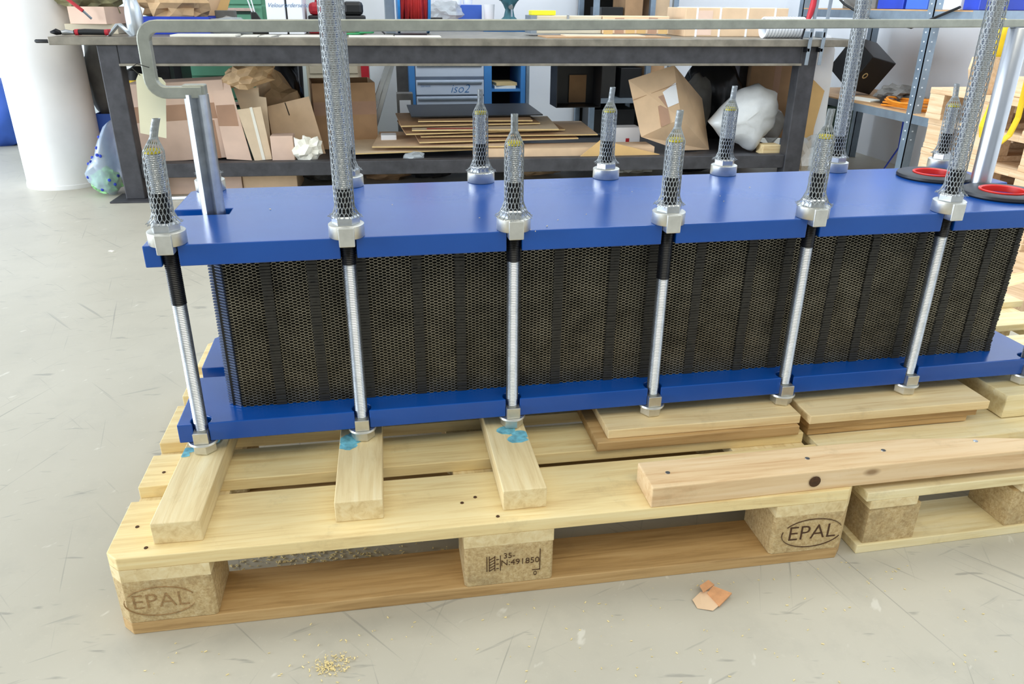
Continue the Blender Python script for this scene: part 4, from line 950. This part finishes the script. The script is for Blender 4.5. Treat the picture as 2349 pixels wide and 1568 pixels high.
B(-.10, -.10, 0, .10, .10, .21).build('case', 'black_plastic', t, bevel=.004)
rg = MB(); rg.lathe([(.012, 0), (.017, 0), (.017, .003), (.012, .003)], 16, caps=False); rg.build('socket', 'card_edge', t, loc=(-.05, -.1005, .10), rot=(math.pi/2, 0, 0))
t = thing('orange_cable', 'coil of orange cable with black plugs on the lower shelf', 'cable', (3.06, 2.60, LZ), .25)
for k in range(4): MB().tube([(.085*math.cos(i*.35)*(1+.08*k), .19*math.sin(i*.35)*(1-.07*k), .007+.010*k+.006*math.sin(i*.9+k)) for i in range(18)], .0055, 6, True).build('loop', 'orange_cable', t, smooth=True)
for yy in (-.19, .17): MB().cyl((-.02, yy, .02), (.02, yy+.03, .03), .022, n=10).build('plug', 'black_plastic', t, smooth=True)
heap('grey_tools', 'grey dusty tools beside the orange cable on the lower shelf', 'tools', 3.10, 2.82, LZ, (.18, .2, .09), 'grey_cloth', 71, .5, 3)
tag(B(0, 0, 0, .10, .20, .006).build('paper_sheet', 'paper', loc=(3.0, 2.88, LZ), rot=(0, 0, .2)), 'white paper sheet lying on the lower shelf', 'paper')
for k, (y0, y1, h, m_, lb) in enumerate(((2.95, 3.25, .22, 'grey_cloth', 'dark grey box on the upper shelf at the left'), (2.72, 2.93, .08, 'blue_plastic', 'low blue tray with wood pieces on the upper shelf'), (2.54, 2.70, .22, 'blue_box', 'bright blue box on the upper shelf beside the upright'), (2.32, 2.46, .06, 'white_box', 'white box on the upper shelf right of the upright'), (2.20, 2.30, .10, 'blue_plastic', 'small dark blue box at the right end of the upper shelf'))):
    t = carton(lb, (3.10, y0, UZ, .26, y1-y0, h), m_, name='shelf_box', group='boxes on the upper shelf')
for k in range(3): tag(B(0, 0, 0, .03, .16, .02).build('wood_offcut', 'pine_pale', loc=(3.0+.05*k, 2.745, UZ+.0805+.021*(k % 2)), rot=(0, 0, .15*k-.1)), ['left', 'middle', 'right'][k]+' wood offcut lying on the low blue tray', 'offcut', 'offcuts on the blue tray')
t = thing('black_cable', 'black cable drooping along the front of the upper shelf', 'cable', (XF-.012, 2.3, .80)); MB().tube([(0, 1.0, .17), (0, .85, .10), (0, .6, .03), (0, .25, .0), (0, -.05, .09)], .006, 6).build('lead', 'wire_black', t, smooth=True)
t = carton('dark green crate standing on the floor below the lower shelf', (3.02, 3.18, 0, .17, .26, .37), 'crate_green', name='plastic_crate', cat='crate', open_top=True); B(-.086, .05, .20, -.0852, .18, .25).build('sticker', 'white_box', t)
t = thing('blue_cable', 'thin blue cable hanging from the lower shelf to the floor', 'cable', (3.36, 3.05, 0)); MB().tube([(0, 0, .43), (-.02, 0, .3), (.0, .02, .15), (-.10, -.02, .03), (-.22, 0, .006)], .005, 6).build('lead', 'blue_plastic', t, smooth=True)
# between bench and shelf
lean('white foam panel standing at the right end of the bench', [(1828, 452), (1868, 150), (1880, 122), (1898, 128), (1908, 160), (1868, 452)], 2.98, .03, 'white_box', name='foam_sheet', zb=0.0, tilt=0.0)
lean('yellowish brown carton panel leaning at the right bench leg', [(1812, 458), (1842, 215), (1888, 262), (1862, 345), (1842, 458)], 2.92, .01, 'card_gold', zb=.02, tilt=-.05)
a = at(1856, 388, y=2.85); heap('clear_film_bundle', 'crumpled clear film on the floor right of the bench leg', 'film', a.x, 2.88, 0, (.2, .16, .26), 'clear_film', 73, .45, 2.6)

# ------------------------------------------------------------------ timber at the right
TX = at(2222, 300, y=1.72).x
def tstack(label, x, y, z, rz, L, Wd, gaps):
    t = thing('timber_pallet', label, 'pallet', (x, y, z), rz, 'pallets stacked at the right')
    for yy in (0, Wd/2-.045, Wd-.09): B(0, yy, 0, L, yy+.09, .02).build('bottom_board', 'plank_bg', t, bevel=.001)
    for xx in (0, L/2-.05, L-.1):
        for yy in (0, Wd/2-.045, Wd-.09): B(xx, yy+.003, .0203, xx+.1, yy+.087, .095).build('block', 'pine_old' if xx > 0 and yy == 0 else 'plank_bg', t, bevel=.001)
    for k in range(5): B(0, k*(Wd-.12)/4, .0955, L, k*(Wd-.12)/4+.12, .118).build('deck_board', 'plank_bg', t, bevel=.001)
    return t
for k in range(5): tstack(['lowest', 'second lowest', 'middle', 'second highest', 'topmost'][k]+' wooden pallet of the stack at the right edge', TX+.012*(k % 2), 1.33+.01*k, .1185*k, .02, .8, .6, 0)
tb_ = thing('plywood_sheet', 'pale plywood offcut standing on the pallet stack', 'plywood', (TX+.02, 1.70, .5930), .0)
q = [at(*p, y=1.70) for p in ((2228, 186), (2228, 128), (2238, 100), (2310, 100), (2310, 186))]; zz = min(p.z for p in q)
MB().prism([(p.x-TX-.02, max(0, p.z-zz)) for p in q], 0, .012, M=Matrix.Rotation(math.pi/2, 4, 'X')).build('panel', 'plank_bg', tb_, loc=(0, 0, 0))
tag(B(0, 0, 0, .75, .09, .07).build('timber_beam', 'plank_bg', loc=(TX+.05, 1.52, .5930), bevel=.002), 'square timber lying on top of the pallet stack', 'timber')
# yellow sling bag with straps draped over the stack
yb = thing('yellow_sling', 'yellow lifting sling with printed straps draped on the pallet stack', 'sling', (TX+.1, 1.22, 0))
o0 = Vector((TX+.1, 1.22, 0))
def loc_(px, py, y=1.20): p = at(px, py, y=y)-o0; return (p.x, p.y, p.z)
hd = crumple((.075, .06, .115), 81, .15, 1.8, 3, False); p = loc_(2288, 130); link('pouch', hd, 'yellow', yb, loc=p)
MB().strip([loc_(2349, 110), loc_(2335, 150), loc_(2310, 200), loc_(2275, 240), loc_(2252, 290), loc_(2252, 315), loc_(2270, 325)], .03, .004, up=(.3, 1, 0)).build('strap', 'yellow', yb)
MB().strip([loc_(2365, 150), loc_(2350, 210), loc_(2335, 270), loc_(2315, 310), loc_(2292, 328), loc_(2270, 325)], .03, .004, up=(.3, 1, 0)).build('strap', 'yellow', yb)
# planks lying on the floor at the right
for k, (px, py, L, w, h, rz, m_, lb) in enumerate(((2300, 735, .9, .10, .05, .35, 'plank_bg', 'pale square timber on the floor right of the machine'), (2330, 690, .9, .14, .025, .30, 'pine_white', 'pale board on the floor behind the square timber'), (2345, 640, .8, .12, .09, .28, 'plank_bg', 'thick timber on the floor at the right edge'))):
    a = at(px, py, z=0); tag(B(0, 0, 0, L, w, h).build('floor_timber', m_, loc=(a.x, a.y, 0), rot=(0, 0, rz), bevel=.002), lb, 'timber', 'timber on the floor at the right')
